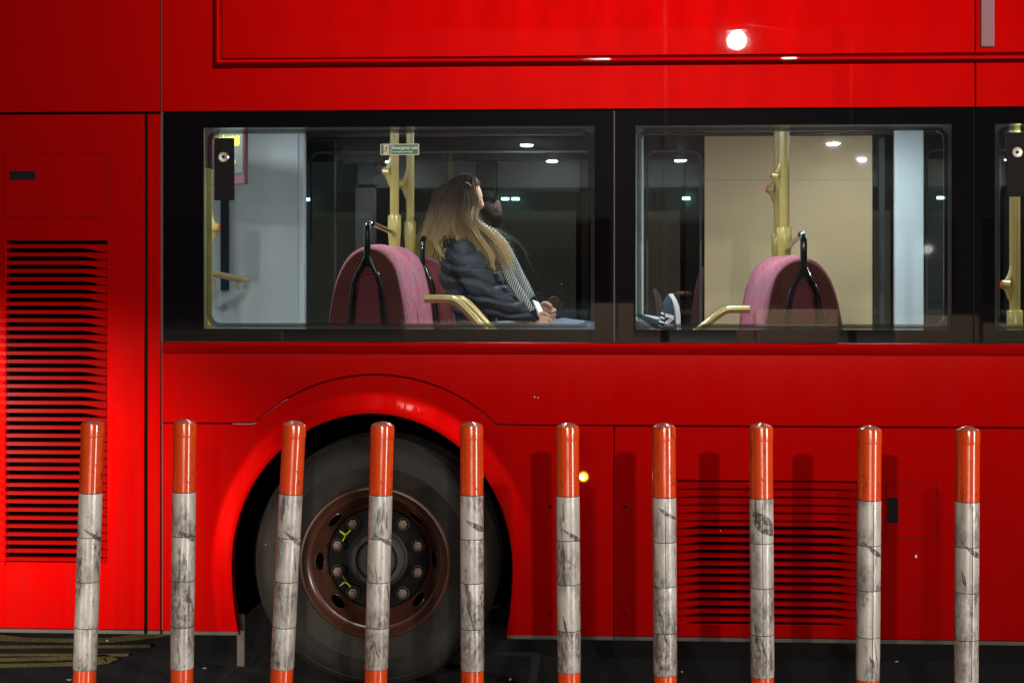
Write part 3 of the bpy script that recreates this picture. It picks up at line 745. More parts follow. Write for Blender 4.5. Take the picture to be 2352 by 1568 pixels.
# emergency exit sticker
a, b = at(873, 356, .0), at(962, 330, .0)
sg = prism('emergency_sign', rrect(a.x, b.x, a.z, b.z, .004), .0085, .0098, M_SIGNWHITE, bus)
W_, H_ = b.x - a.x, b.z - a.z
xd = a.x + W_*.275
box('sign_field', a.x + .0028, xd - .0012, .0078, .0084, a.z + .0028, b.z - .0028, M_GREEN, sg)
box('sign_field', xd + .0012, b.x - .0035, .0078, .0084, a.z + .0028, b.z - .0028, M_GREEN, sg)
dx0, dx1 = a.x + W_*.085, a.x + W_*.225
box('door_symbol', dx0, dx1, .0072, .0077, a.z + .004, b.z - .004, M_SIGNWHITE, sg)
def figure(pts, wdt):
    bm = bmesh.new()
    for p_, q_ in zip(pts, pts[1:]):
        p_, q_ = Vector(p_), Vector(q_); d = (q_-p_).normalized(); n_ = Vector((-d.y, d.x))*wdt/2
        bm.faces.new([bm.verts.new((dx0 + (dx1-dx0)*0 + v.x, .0070, v.y)) for v in (p_-n_-d*wdt*.3, q_-n_+d*wdt*.3, q_+n_+d*wdt*.3, p_+n_-d*wdt*.3)])
    return from_bm('running_figure', bm, M_GREEN, sg)
wD, hD = dx1 - dx0, H_ - .008
P_ = lambda u, v: (u*wD, a.z + .004 + v*hD)
figure([P_(.5, .75), P_(.42, .48)], .0045); figure([P_(.45, .5), P_(.7, .15)], .003); figure([P_(.42, .5), P_(.3, .3), P_(.02, .26)], .0028); figure([P_(.5, .75), P_(.95, .55)], .0022); figure([P_(.5, .76), P_(.2, .68)], .002)
figure([P_(.64, .9), P_(.66, .86)], .0040)
text_mesh('sign_text', 'Emergency exit', .0185, (xd + .004, .0077, a.z + H_*.52), M_SIGNWHITE, sg, 0, None, 'LEFT', .86, .0005)
text_mesh('sign_text', 'In emergency break glass', .0085, (xd + .004, .0077, a.z + H_*.24), M_SIGNWHITE, sg, 0, None, 'LEFT', .95, .0002)
# maker's mark etched low in the first window
p = at(506, 706, 0)
bm = bmesh.new(); n = 40
for r_, s_ in ((1.0, 1.0),):
    o_ = [bm.verts.new((p.x + .0235*math.cos(t_), .0078, p.z + .0125*math.sin(t_) - .10*(.0235*math.cos(t_))*1.2)) for t_ in [2*math.pi*k/n for k in range(n)]]
    i_ = [bm.verts.new((p.x + .0215*math.cos(t_) - .0007, .0078, p.z + .0105*math.sin(t_) - .10*(.0235*math.cos(t_))*1.2 + .0006)) for t_ in [2*math.pi*k/n for k in range(n)]]
    for k in range(n): bm.faces.new((o_[k], o_[(k+1)%n], i_[(k+1)%n], i_[k]))
em = from_bm('etched_mark', bm, M_ETCH, bus)
bm = bmesh.new(); bm.faces.new([bm.verts.new((p.x + .008*math.cos(R(180 + 180*k/12)), .0078, p.z - .001 + .005*math.sin(R(180 + 180*k/12)))) for k in range(13)])
from_bm('etched_pupil', bm, M_ETCH, em)
for dz, w_ in ((.0015, .017), (-.0175, .019), (-.0255, .013), (-.033, .011)):
    box('etched_line', p.x - w_*.9, p.x + w_*.9, .0076, .0079, p.z + dz, p.z + dz + .0018, M_ETCH, em)

# ------------------------------------------------------------------ saloon shell
T = 2.42; ZC = 2.362
ix0, ix1 = X0(420) - .35, XR - .1
box('saloon_ceiling', ix0, ix1, .10, T, ZC, ZC + .04, M_CEIL, bus)
box('saloon_floor', ix0, ix1, .60, T, .74, .78, M_FLOOR, bus)
box('saloon_floor', WX + .7, ix1, .05, .599, .74, .78, M_FLOOR, bus)
box('side_lining', xA + .03, ix1, .042, .05, 1.20, 1.36, M_LINING, bus)
box('side_lining', xA + .03, ix1, .042, .05, 2.20, ZC, M_LINING, bus)
for a, b in ((378, 462), (1372, 1454), (2193, 2280)): box('window_pillar', X0(a), X0(b), .012, .05, 1.352, 2.22, M_LINING, bus)
box('far_side_wall', XL, XR, T + .012, 2.49, .26, 1.30, M_DKPANEL, bus)
box('far_side_wall', XL, XR, T + .012, 2.49, 2.22, 4.15, M_DKPANEL, bus)
box('far_coving', ix0, ix1, T - .03, T, 2.345, ZC - .001, mat('grey_coving', (.07, .07, .07), rough=.35), bus, .01)
def fx(px, t=T): return X0(px, t)
# far windows, pillars and panels
fw = [(700, 1452), (1479, 1618), (2003, 2055), (2122, 2700)]
for a, b in fw:
    box('far_window', fx(a), fx(b), T + .004, T + .009, 1.28, 2.344, M_FARGLASS, bus)
for a, b in ((712, 1440), (1484, 1612), (2126, 2690)):
    ring_panel('far_window_seal', rrect(fx(a), fx(b), 1.30, 2.27, .05, 6), rrect(fx(a) + .012, fx(b) - .012, 1.312, 2.258, .045, 6), T - .002, T + .003, M_DKPANEL, bus)
box('far_pillar', fx(1452), fx(1478), T - .03, T + .01, .78, ZC - .001, M_GREY, bus, .004)
box('beige_panel', fx(1618), fx(2003), T - .012, T + .01, .78, 2.344, M_CREAM, bus, .003)
box('panel_seam', fx(1620), fx(2001), T - .0135, T - .0115, at(1800, 414, T).z, at(1800, 414, T).z + .004, mat('seam_line', (.35, .30, .20), rough=.5), bus)
box('dark_pillar', fx(2018), fx(2032), T - .012, T + .003, .78, 2.33, M_DKPANEL, bus, .003)
box('pale_pillar', fx(2055, 2.25), fx(2122, 2.25), 2.25, 2.29, .78, ZC - .001, M_PILLAR, bus, .006)
box('bulkhead_panel', fx(440, 1.95), fx(690, 1.95), 1.95, 1.99, .78, ZC - .001, M_GREY, bus, .006)
box('bulkhead_edge', fx(684, 1.94), fx(700, 1.94), 1.935, 1.995, .78, ZC - .001, M_PILLAR, bus, .01, 3)
box('dark_glass_strip', fx(490, 1.9), fx(523, 1.9), 1.925, 1.94, at(500, 667, 1.9).z, 2.30, M_INDGLASS, bus, .003)
box('rear_bulkhead', ix0, ix0 + .03, .10, T, .78, ZC, M_GREY, bus)
# next-stop display
p = Vector((fx(527, 1.15), 1.15, 0))
dm = Matrix.Rotation(R(38), 4, 'Z')
disp = empty('stop_display', (X0(522, 1.15), 1.15, at(527, 358, 1.15).z)); disp.parent = bus; disp.rotation_euler = (0, 0, R(-42))
box('display_case', -.16, .135, 0, .022, -.135, .16, M_MAROON, disp, .004)
box('display_screen', -.13, .128, -.004, .001, -.085, .152, M_SCREEN, disp)
text_mesh('display_text', 'Elstons', .085, (-.125, -.006, .045), M_AMBER, disp, 0, None, 'LEFT', .95, .004)
text_mesh('display_text', 'St.', .075, (.0, -.006, -.035), M_AMBER, disp, 0, None, 'LEFT', 1.0, .004)
box('display_hood', X0(470, .9), X0(491, .9), .9, 1.0, at(480, 386, .9).z, ZC - .001, M_MAROON, bus, .004)

# ceiling lights
leds = [(-1.38, .42), (-.30, .42), (.55, .42), (1.72, .42), (2.7, .42), (-.41, 1.75), (1.35, 1.75), (2.9, 1.75), (-1.75, 1.0), (3.9, 1.2)]
for x, y in leds:
    l_ = lathe('ceiling_light', [(.052, .0), (.050, -.006), (.044, -.008), (.042, -.002)], (x, y, ZC), M_STEEL, bus, 'z', 24, False)
    lathe('lens', [(.0, -.016), (.02, -.0145), (.034, -.010), (.042, -.003)], (x, y, ZC), M_LED, l_, 'z', 20, False)

# handrails
def pole(x, y, z0, z1, r=.0185, sleeve=None, bell=None, side=-1, base=False):
    o = tube('grab_pole', [(x, y, z0), (x, y, z1)], r, M_POLE, bus, 20)
    if sleeve: tube('pole_sleeve', [(x, y, z0), (x, y, z0 + .02), (x, y, sleeve - .07), (x, y, sleeve - .004), (x, y, sleeve)], [r*1.22, r*1.25, r*1.48, r*1.48, r*1.36], M_POLE, o, 20)
    if bell:
        pts = [(x + side*r*.5, y - .004, bell - .070), (x + side*r*.95, y - .004, bell - .045), (x + side*r*1.2, y - .004, bell - .022), (x + side*r*1.75, y - .004, bell), (x + side*r*1.2, y - .004, bell + .022), (x + side*r*.8, y - .004, bell + .045), (x + side*r*.5, y - .004, bell + .085)]
        bl = tube('bell_push', smooth_path(pts, 18), [.009 + .006*math.sin(math.pi*k/18) for k in range(19)], M_POLE, o, 12)
        tube('button_boss', [(x + side*r*1.2, y - .004, bell), (x + side*(r + .024), y - .004, bell + .004), (x + side*(r + .032), y - .004, bell + .005)], [.024, .019, .017], M_POLE, bl, 16)
        tube('button', [(x + side*(r + .030), y - .004, bell + .005), (x + side*(r + .036), y - .004, bell + .006)], [.015, .013], M_REDBTN, bl, 14)
    return o
tn, tf = 1.08, 1.47
pL1 = at(906, 572, tn); pL2 = at(942, 580, tf)
pole(pL1.x, tn, pL1.z, ZC - .001, .0205, at(906, 494, tn).z, at(897, 396, tn).z)
pole(pL2.x, tf, pL2.z, ZC - .001, .0195, at(942, 508, tf).z, at(930, 425, tf).z)
pR1 = at(1801, 606, tn); pR2 = at(1788, 607, tf)
pole(pR1.x, tn, pR1.z, ZC - .001, .0235, at(1801, 522, tn).z, at(1790, 405, tn).z)
pole(pR2.x, tf, pR2.z, ZC - .001, .0225, at(1788, 537, tf).z, at(1774, 437, tf).z)
pole(X0(478, .92), .92, .78, ZC - .001, .0185, None, at(480, 525, .92).z, +1)
pole(X0(2331, .45), .45, .78, ZC - .001, .0215, at(2331, 712, .45).z, at(2325, 655, .45).z)
# stub handrail on the bulkhead
a, b = at(484, 627, 1.55), at(556, 640, 1.75)
hr = tube('handrail', smooth_path([(a.x, 1.55, a.z), (b.x - .02, 1.75, b.z), (b.x + .006, 1.80, b.z - .002), (b.x, 1.86, b.z - .002)], 20), .0165, M_POLE2, bus, 16)
for px, t_ in ((490, 1.60), (547, 1.76)):
    p = at(px, 640, t_); box('rail_bracket', p.x - .010, p.x + .010, t_, t_ + .014, p.z - .055, p.z, M_POLE2, hr, .003)

# ------------------------------------------------------------------ seats: back-to-back pairs
def uv_bm(bm): return bm.loops.layers.uv.verify()
SP = [(-.186, 1.14), (-.182, 1.20), (-.174, 1.40), (-.162, 1.49), (-.142, 1.575), (-.113, 1.640), (-.076, 1.685), (-.030, 1.708), (.012, 1.713), (.052, 1.702), (.090, 1.672), (.117, 1.625), (.135, 1.55), (.148, 1.48), (.158, 1.40), (.168, 1.30), (.175, 1.20), (.178, 1.14)]
def seat_unit(xc, y0, y1, dz, flip, armrest=True, name='seat_pair', bulk=1.0):
    """xc: middle of the two backs; the main face looks to +x (flip: -x)"""
    s = -1 if flip else 1
    root = empty('seat_pair', (xc, y0, .78)); root.parent = bus
    def wpar(o):
        o.parent = root; o.matrix_parent_inverse = Matrix.Translation((-xc, -y0, -.78)); return o
    prof = smooth_path([(x*s*bulk, 0, z + dz) for x, z in SP], 60)
    mid = (y0 + y1)/2
    for c0, c1 in ((y0, mid - .004), (mid + .004, y1)):
        # one backrest: the section is swept across the width, plumper in the middle, rounded towards both edges
        bm = bmesh.new(); uvl = uv_bm(bm); n = 14; rings = []
        for i in range(n + 1):
            u = i/n; e = 2*u - 1
            k = 1 - .05*abs(e)**3 ; lift = .012*(1 - e*e)
            edge = max(0, abs(e) - .86)/.14
            k -= .025*edge*edge; lift -= .010*edge*edge
            ring = [bm.verts.new((xc + p.x*k + s*.006*(1-e*e), c0 + (c1-c0)*u, p.z + lift*(1 if p.z > 1.2 else 0))) for p in prof]
            rings.append(ring)
        def quad(a, b, c, d, uvs, mi):
            f = bm.faces.new((a, b, c, d)); f.material_index = mi; f.smooth = True
            for lp, t_ in zip(f.loops, uvs): lp[uvl].uv = t_
        m_ = len(prof)
        for i in range(n):
            for k in range(m_-1):
                quad(rings[i][k], rings[i+1][k], rings[i+1][k+1], rings[i][k+1], [(i/n, k/m_*3), ((i+1)/n, k/m_*3), ((i+1)/n, (k+1)/m_*3), (i/n, (k+1)/m_*3)], 0)
        # ribbed sides: concentric rows towards the middle line
        for ring, yy, sg_ in ((rings[0], c0, -1), (rings[-1], c1, 1)):
            prev = ring; L_ = 8
            for j in range(1, L_+1):
                f_ = 1 - .5*j/L_
                cur = [bm.verts.new((xc + (v_.co.x - xc)*f_ , yy + sg_*.010*math.sin(math.pi*.5*j/L_), 1.0 + dz + (v_.co.z - 1.0 - dz)*(1 - .16*j/L_))) for v_ in ring]
                for k in range(m_-1):
                    q_ = (prev[k], prev[k+1], cur[k+1], cur[k])
                    quad(*(q_ if sg_ < 0 else q_[::-1]), ([((j-1)/L_*.5, k/m_), ((j-1)/L_*.5, (k+1)/m_), (j/L_*.5, (k+1)/m_), (j/L_*.5, k/m_)] if sg_ < 0 else [(j/L_*.5, k/m_), (j/L_*.5, (k+1)/m_), ((j-1)/L_*.5, (k+1)/m_), ((j-1)/L_*.5, k/m_)]), 1)
                prev = cur
            f = bm.faces.new(prev if sg_ > 0 else prev[::-1]); f.material_index = 1
        bmesh.ops.recalc_face_normals(bm, faces=bm.faces)
        o = wpar(from_bm('backrest', bm, [M_MOQ, M_RIB], None, False, False))
        # maroon inset plate on the near side, and the black wishbone handle round it
        yi = c0 - .012
        if c0 == y0:
            ins = [(.065, 1.15), (.058, 1.30), (.046, 1.47), (.037, 1.56), (.020, 1.595), (0, 1.605)]
            poly = [(xc + s*(-x - .012 + .010), z + dz) for x, z in ins] + [(xc + s*(x - .012 + .010), z + dz) for x, z in ins[-2::-1]]
            if flip: poly = poly[::-1]
            o2 = prism('side_inset', poly, yi - .006, yi + .02, M_INSET, None, .003); wpar(o2)
            hx = xc + s*(-.004)
            legL = [(hx + s*x, yi - .014, z + dz) for x, z in ((-.086, 1.15), (-.082, 1.25), (-.070, 1.40), (-.060, 1.52), (-.048, 1.585), (-.022, 1.635), (-.006, 1.67))]
            legR = [(hx + s*x, yi - .014, z + dz) for x, z in ((.088, 1.15), (.084, 1.25), (.072, 1.40), (.058, 1.52), (.046, 1.585), (.022, 1.635), (.006, 1.67))]
            h_ = wpar(tube('handle', smooth_path([(hx, yi - .014, 1.64 + dz), (hx, yi - .014, 1.70 + dz), (hx, yi - .010, 1.775 + dz), (hx + s*.002, yi + .004, 1.797 + dz), (hx + s*.004, yi + .03, 1.803 + dz)], 16), .0135, M_HANDLE, None, 14))
            wpar(tube('handle_leg', smooth_path(legL, 30), .0105, M_HANDLE, None, 12)); wpar(tube('handle_leg', smooth_path(legR, 30), .0105, M_HANDLE, None, 12))
    # cushions on both faces, carried by a box over the wheel
    for d in (-1, 1):
        bm = bmesh.new(); x0_, x1_ = sorted((xc + d*.12, xc + d*.54)); bm_box(bm, x0_, x1_, y0 + .01, y1 - .01, 1.105 + dz, 1.19 + dz, .03, 4)
        wpar(auto_smooth(from_bm('cushion', bm, M_MOQ, None), 60))
    wpar(box('seat_box', xc - .40, xc + .40, max(y0 + .05, .60), y1 - .05, .781, 1.104 + dz, M_DKPANEL, None, .02))
    return root
ys0, ys1, ysf0, ysf1 = .16, 1.10, 1.46, 2.37
xcL = X0(848, .18) + .015; xcR = X0(1843, .18) - .005
sL = seat_unit(xcL - .012, ys0, ys1, .010, False); sR = seat_unit(xcR, ys0, ys1, -.035, True)
sLf = seat_unit(xcL + .06, ysf0, ysf1, -.02, False); sRf = seat_unit(xcR + .07, ysf0, 1.95, -.085, True)
# rods from the handles to the poles
tube('handle_rod', [(xcL - .004, ys0 + .02, 1.813), (pL1.x, tn - .012, at(906, 536, tn).z)], .0115, M_HANDLE, bus, 14)
tube('handle_rod', [(xcR + .004, ys0 + .02, 1.768), (pR1.x + .01, tn - .012, at(1800, 572, tn).z)], .0115, M_HANDLE, bus, 14)
# armrests
def armrest(p0, p1, p2, t_, r=.0155):
    a, b, c = at(*p0, t_), at(*p1, t_), at(*p2, t_)
    bend = [a + (b-a)*.0, a + (b-a)*.75, b + (a-b)*.08 + (c-b)*.05, b + (c-b)*.30, c, c + (c-b)*.6]
    return tube('armrest', smooth_path(bend, 40), r, M_POLE2, bus, 16)
armrest((975, 686), (1047, 687), (1108, 752), .42, .0175)
armrest((1000, 688), (1068, 686), (1126, 752), .98, .0155)
armrest((1722, 710), (1664, 711), (1612, 752), .42, .0160)

# ------------------------------------------------------------------ passenger
PT = 1.62
person = empty('person', (-.66, PT, 1.19))
tag(person, 'passenger with long blonde hair, dark padded jacket and checked scarf seated inside the bus', 'person')
def pp(o):
    o.parent = person; o.matrix_parent_inverse = Matrix.Translation(-person.location); return o
def skin_mesh(name, verts, edges, radii, root=0, sub=2):
    me = bpy.data.meshes.new(name); me.from_pydata([Vector(v) for v in verts], edges, [])
    o = bpy.data.objects.new(name, me); COL.objects.link(o)
    o.modifiers.new('skin', 'SKIN')
    sv = me.skin_vertices[0].data if me.skin_vertices else None
    for i, r in enumerate(radii):
        sv[i].radius = (r, r) if not isinstance(r, tuple) else r
        sv[i].use_root = (i == root)
    o.modifiers[0].use_smooth_shade = True
    m = o.modifiers.new('sub', 'SUBSURF'); m.levels = sub; m.render_levels = sub
    dg = bpy.context.evaluated_depsgraph_get(); dg.update()
    out = bpy.data.meshes.new_from_object(o.evaluated_get(dg)); out.name = name
    bpy.data.objects.remove(o)
    return out
M_SKIN = mat('skin', (.50, .27, .19), rough=.5)
M_SKIN.node_tree.nodes['Principled BSDF'].inputs['Subsurface Weight'].default_value = .1
M_SKIN.node_tree.nodes['Principled BSDF'].inputs['Subsurface Scale'].default_value = .01
M_JACKET = mat('dark_padded_nylon', (.020, .024, .030), rough=.58, spec=.35)
q = NT(M_JACKET); v = q.coord('Object')
q.l(q.mix(q.noise(v, 14, 5), (.028, .033, .043), (.050, .057, .070)), q.b.inputs['Base Color'])
q.bump(q.noise(q.coord('Object', (1, 1, 1.6)), 16, 3, .5, .8), .35, .012)
M_JEANS = mat('blue_denim', (.12, .17, .26), rough=.85)
q = NT(M_JEANS); q.l(q.mix(q.noise(q.coord('Object'), 40, 6, .7), (.09, .13, .21), (.17, .22, .31)), q.b.inputs['Base Color']); q.bump(q.noise(q.coord('Object', (1, 1, 1)), 30, 4), .4, .006)
M_HOOD = mat('black_fleece_hood', (.008, .008, .009), rough=.95)
q = NT(M_HOOD); q.bump(q.noise(q.coord('Object'), 80, 5, .7), 1.0, .02)
M_HAIR = mat('ombre_hair', (.2, .12, .06), rough=.42, spec=.4)
q = NT(M_HAIR); geo = q.n('NewGeometry'); sp = q.n('SeparateXYZ'); q.l(geo.outputs['Position'], sp.inputs[0])
zz = q.math('ADD', sp.outputs[2], q.math('MULTIPLY', q.math('SUBTRACT', q.noise(q.coord('Object', (30, 30, 3)), 3, 3), .5), .12))
fac = q.math('DIVIDE', q.math('SUBTRACT', zz, 1.68), .40, True)
hc = q.ramp(fac, [(.0, (.72, .52, .24)), (.25, (.62, .43, .19)), (.48, (.32, .20, .105)), (.70, (.125, .076, .046)), (1.0, (.060, .038, .027))])
q.l(q.mix(q.noise(q.coord('Object', (90, 90, 6)), 4, 3), hc, (0.0, 0.0, 0.0), 'MIX'), q.b.inputs['Base Color'])
nmx = [n_ for n_ in q.t.nodes if n_.type == 'MIX'][-1]
# strands vary by up to a third in depth of colour
q.l(q.math('MULTIPLY', q.noise(q.coord('Object', (120, 120, 8)), 3, 2), .40), nmx.inputs[0])

# skeleton (she faces +x; her right side is towards the street)
def S(px, py, t_): return at(px, py, t_)
J = dict(pel=Vector((-.66, 1.62, 1.30)), spine=Vector((-.70, 1.62, 1.47)), chest=Vector((-.685, 1.62, 1.63)), neck=Vector((-.665, 1.62, 1.755)), head0=Vector((-.655, 1.625, 1.84)), head1=Vector((-.645, 1.64, 1.93)),
         rsh=S(1066, 588, 1.44), rel=S(1128, 694, 1.40), rwr=S(1218, 728, 1.50), lsh=Vector((-.64, 1.80, 1.705)), lel=Vector((-.47, 1.84, 1.50)), lwr=Vector((-.31, 1.70, 1.43)),
         rhip=Vector((-.60, 1.53, 1.29)), rkn=Vector((-.13, 1.50, 1.315)), ran=Vector((.27, 1.47, 1.30)), lhip=Vector((-.60, 1.71, 1.29)), lkn=Vector((-.12, 1.70, 1.335)), lan=Vector((.24, 1.56, 1.29)))
keys = list(J); idx = {k: i for i, k in enumerate(keys)}
E = [('pel','spine'),('spine','chest'),('chest','neck'),('neck','head0'),('head0','head1'),('chest','rsh'),('rsh','rel'),('rel','rwr'),('chest','lsh'),('lsh','lel'),('lel','lwr'),('pel','rhip'),('rhip','rkn'),('rkn','ran'),('pel','lhip'),('lhip','lkn'),('lkn','lan')]
rad = dict(pel=.10, spine=.085, chest=.095, neck=.045, head0=.05, head1=.07, rsh=.05, rel=.035, rwr=.024, lsh=.05, lel=.035, lwr=.024, rhip=.075, rkn=.05, ran=.033, lhip=.075, lkn=.05, lan=.033)
body = skin_mesh('body', [J[k] for k in keys], [(idx[a], idx[b]) for a, b in E], [rad[k] for k in keys])
# head and hands are shaped separately and welded into the same body mesh
bmb = bmesh.new(); bmb.from_mesh(body)
HC = at(1066, 460, PT) ; HC.y = 1.62
HM = Matrix.Translation(HC) @ Matrix.Rotation(R(36), 4, 'Z') @ Matrix.Rotation(R(4), 4, 'Y')       # turned away from the street
def head_pt(th, ph):
    d = Vector((math.cos(ph)*math.cos(th), math.cos(ph)*math.sin(th), math.sin(ph)))
    p_ = Vector((d.x*.095, d.y*.074, d.z*.118))
    fwd = max(0, d.x)
    if d.z < 0: p_.x *= 1 - .10*(-d.z); p_.y *= 1 - .30*(-d.z)**1.2
    if d.x < 0: p_.x *= 1.06
    # brow, eye sockets, nose, lips, chin
    f_ = fwd**3
    z_, y_ = p_.z, p_.y
    g = lambda a, s_: math.exp(-(a/s_)**2)
    p_.x += f_*(.004*g(z_ - .024, .012) - .010*g(z_ - .006, .013)*g(abs(y_) - .031, .016) + .024*g(z_ + .022, .018)*g(y_, .011) + .012*g(z_ - .004, .02)*g(y_, .009) + .008*g(z_ + .052, .008)*g(y_, .02) - .003*g(z_ + .044, .005)*g(y_, .02) + .008*g(z_ + .085, .016)*g(y_, .022))
    return HM @ p_
n1, n2_ = 56, 40; grid = []
for i in range(n2_+1):
    ph = -math.pi/2 + math.pi*i/n2_; grid.append([bmb.verts.new(head_pt(2*math.pi*j/n1, ph)) for j in range(n1)])
for i in range(n2_):
    for j in range(n1):
        f = bmb.faces.new((grid[i][j], grid[i][(j+1)%n1], grid[i+1][(j+1)%n1], grid[i+1][j])); f.smooth = True
def hand(wr, d, up_, side, curl):
    """palm and five bent fingers; d: direction of the palm, up_: back of the hand, side: thumb side"""
    d, up_, side = d.normalized(), up_.normalized(), side.normalized()
    pr = [(0, .021, .017), (.02, .030, .016), (.05, .038, .014), (.078, .038, .012), (.088, .033, .010)]
    rg = []
    for l_, a_, b_ in pr: rg.append([bmb.verts.new(wr + d*l_ + side*a_*math.cos(2*math.pi*k/12) + up_*b_*math.sin(2*math.pi*k/12)) for k in range(12)])
    for a_, b_ in zip(rg, rg[1:]):
        for k in range(12): bmb.faces.new((a_[k], a_[(k+1)%12], b_[(k+1)%12], b_[k])).smooth = True
    bmb.faces.new(rg[0][::-1]); bmb.faces.new(rg[-1])
    for k, ln in enumerate((.074, .082, .077, .060)):
        base = wr + d*.080 + side*(.027 - .018*k); dirv = d.copy(); p_ = base; pts = [base - d*.01]
        for sgm, fr_ in enumerate((.45, .30, .25)):
            c_, s_ = math.cos(R(curl[sgm])), math.sin(R(curl[sgm]))
            dirv = (dirv*c_ - up_*s_) if sgm == 0 else (dirv*math.cos(R(curl[sgm])) + (dirv.cross(side)).normalized()*(-math.sin(R(curl[sgm])) if (dirv.cross(side)).dot(up_) > 0 else math.sin(R(curl[sgm]))))
            dirv.normalize(); p_ = p_ + dirv*ln*fr_; pts.append(p_.copy())
        bm_tube(bmb, smooth_path(pts, 9), [.0095, .0092, .009, .0088, .0085, .0083, .008, .0076, .0068, .0045], 8)
    tb = wr + d*.025 + side*.026
    bm_tube(bmb, smooth_path([tb - side*.01, tb + side*.018 + d*.018, tb + side*.022 + d*.044 - up_*.008, tb + side*.014 + d*.064 - up_*.016], 8), [.013, .0125, .012, .0115, .011, .0105, .010, .009, .0055], 8)
rw = J['rwr']; hand(rw, Vector((.85, .1, -.35)), Vector((-.1, -.75, .65)), Vector((.35, .55, .75)), (30, 45, 40))
lw = J['lwr']; hand(lw, Vector((.85, -.35, -.1)), Vector((.1, .75, .5)), Vector((.2, -.3, .9)), (30, 45, 40))
for f in bmb.faces: f.smooth = True
bd = pp(from_bm('body', bmb, M_SKIN)); bd.data.polygons.foreach_set('use_smooth', [True]*len(bd.data.polygons))
M_EYE = mat('eye', (.6, .6, .6), rough=.15); M_LIP = mat('lips', (.40, .12, .10), rough=.4)
for sy in (-1, 1):
    pe = HM @ Vector((.0715, sy*.031, .005))
    bm = bmesh.new(); bmesh.ops.create_uvsphere(bm, u_segments=16, v_segments=10, radius=.0118); bmesh.ops.translate(bm, verts=bm.verts, vec=pe)
    e_ = pp(from_bm('eye', bm, M_EYE, None, True))
    bm = bmesh.new(); bmesh.ops.create_uvsphere(bm, u_segments=12, v_segments=8, radius=.0062); bmesh.ops.translate(bm, verts=bm.verts, vec=HM @ Vector((.0795, sy*.031, .005)))
    pp(from_bm('iris', bm, mat('iris', (.03, .02, .015), rough=.1), None, True))
    # ears
    bm = bmesh.new(); bmesh.ops.create_uvsphere(bm, u_segments=12, v_segments=10, radius=1, matrix=HM @ Matrix.Translation((-.008, sy*.075, -.006)) @ Matrix.Diagonal((.018, .008, .030, 1)))
    pp(from_bm('ear', bm, M_SKIN, None, True))
bm = bmesh.new(); bmesh.ops.create_uvsphere(bm, u_segments=16, v_segments=8, radius=1, matrix=HM @ Matrix.Translation((.079, 0, -.051)) @ Matrix.Diagonal((.008, .021, .0075, 1)))
pp(from_bm('lips', bm, M_LIP, None, True))

def displaced(me, amp, freq, zs=1.0, seed=0., bands=None):
    me.calc_loop_triangles()
    nrm = [v_.normal.copy() for v_ in me.vertices]
    for v_, n_ in zip(me.vertices, nrm):
        c_ = v_.co; h_ = noise.fractal(Vector((c_.x*freq, c_.y*freq, c_.z*freq*zs + seed)), 1.0, 2.0, 3)
        d_ = amp*h_
        if bands: d_ += bands(c_)
        v_.co = c_ + n_*d_
    return me
# padded jacket: torso and sleeves
tv = dict(pel=(Vector((-.645, 1.62, 1.27)), (.165, .185)), spine=(Vector((-.69, 1.62, 1.45)), (.142, .175)), chest=(Vector((-.675, 1.62, 1.61)), (.135, .180)), col=(Vector((-.660, 1.62, 1.735)), (.085, .095)), ctop=(Vector((-.650, 1.62, 1.785)), (.070, .075)),
          rsh=(J['rsh'], .088), ra1=(J['rsh']*.5 + J['rel']*.5 + Vector((0, -.012, -.004)), .084), rel=(J['rel'], .076), rf=(J['rel']*.5 + J['rwr']*.5, .058), rwr=(J['rwr'] + Vector((.015, .002, -.005)), .045),
          lsh=(J['lsh'], .082), lel=(J['lel'], .068), lwr=(J['lwr'] + Vector((.015, -.005, -.002)), .045), rhem=(Vector((-.50, 1.53, 1.285)), .100), lhem=(Vector((-.50, 1.71, 1.285)), .100))
kk = list(tv); ii = {k: i for i, k in enumerate(kk)}
ee = [('pel','spine'),('spine','chest'),('chest','col'),('col','ctop'),('chest','rsh'),('rsh','ra1'),('ra1','rel'),('rel','rf'),('rf','rwr'),('chest','lsh'),('lsh','lel'),('lel','lwr'),('pel','rhem'),('pel','lhem')]
jm = skin_mesh('jacket', [tv[k][0] for k in kk], [(ii[a], ii[b]) for a, b in ee], [tv[k][1] for k in kk], 0, 4)
def quilt(c_):
    # stitched lines across the padding, every 7.5 cm, wandering a little
    w_ = c_.z + .16*c_.x + .03*noise.noise(c_*8)
    u_ = (w_/.066) % 1.0
    return -.017*math.exp(-((u_-.5)/.11)**2) + .004*math.sin(u_*6.283)
displaced(jm, .010, 12, 1.3, 3.1, quilt)
o = pp(link('jacket', jm, M_JACKET, None, True))
# jeans
lv = dict(pel=(Vector((-.62, 1.62, 1.27)), (.11, .14)), rhip=(J['rhip'], .092), rmid=((J['rhip'] + J['rkn'])*.5 + Vector((0, 0, .004)), .078), rkn=(J['rkn'], .063), rcalf=(J['rkn']*.6 + J['ran']*.4, .056), ran=(J['ran'], .045),
          lhip=(J['lhip'], .092), lmid=((J['lhip'] + J['lkn'])*.5, .078), lkn=(J['lkn'], .063), lcalf=(J['lkn']*.6 + J['lan']*.4, .056), lan=(J['lan'], .045))
kk = list(lv); ii = {k: i for i, k in enumerate(kk)}
ee = [('pel','rhip'),('rhip','rmid'),('rmid','rkn'),('rkn','rcalf'),('rcalf','ran'),('pel','lhip'),('lhip','lmid'),('lmid','lkn'),('lkn','lcalf'),('lcalf','lan')]
lm = skin_mesh('jeans', [lv[k][0] for k in kk], [(ii[a], ii[b]) for a, b in ee], [lv[k][1] for k in kk], 0, 3)
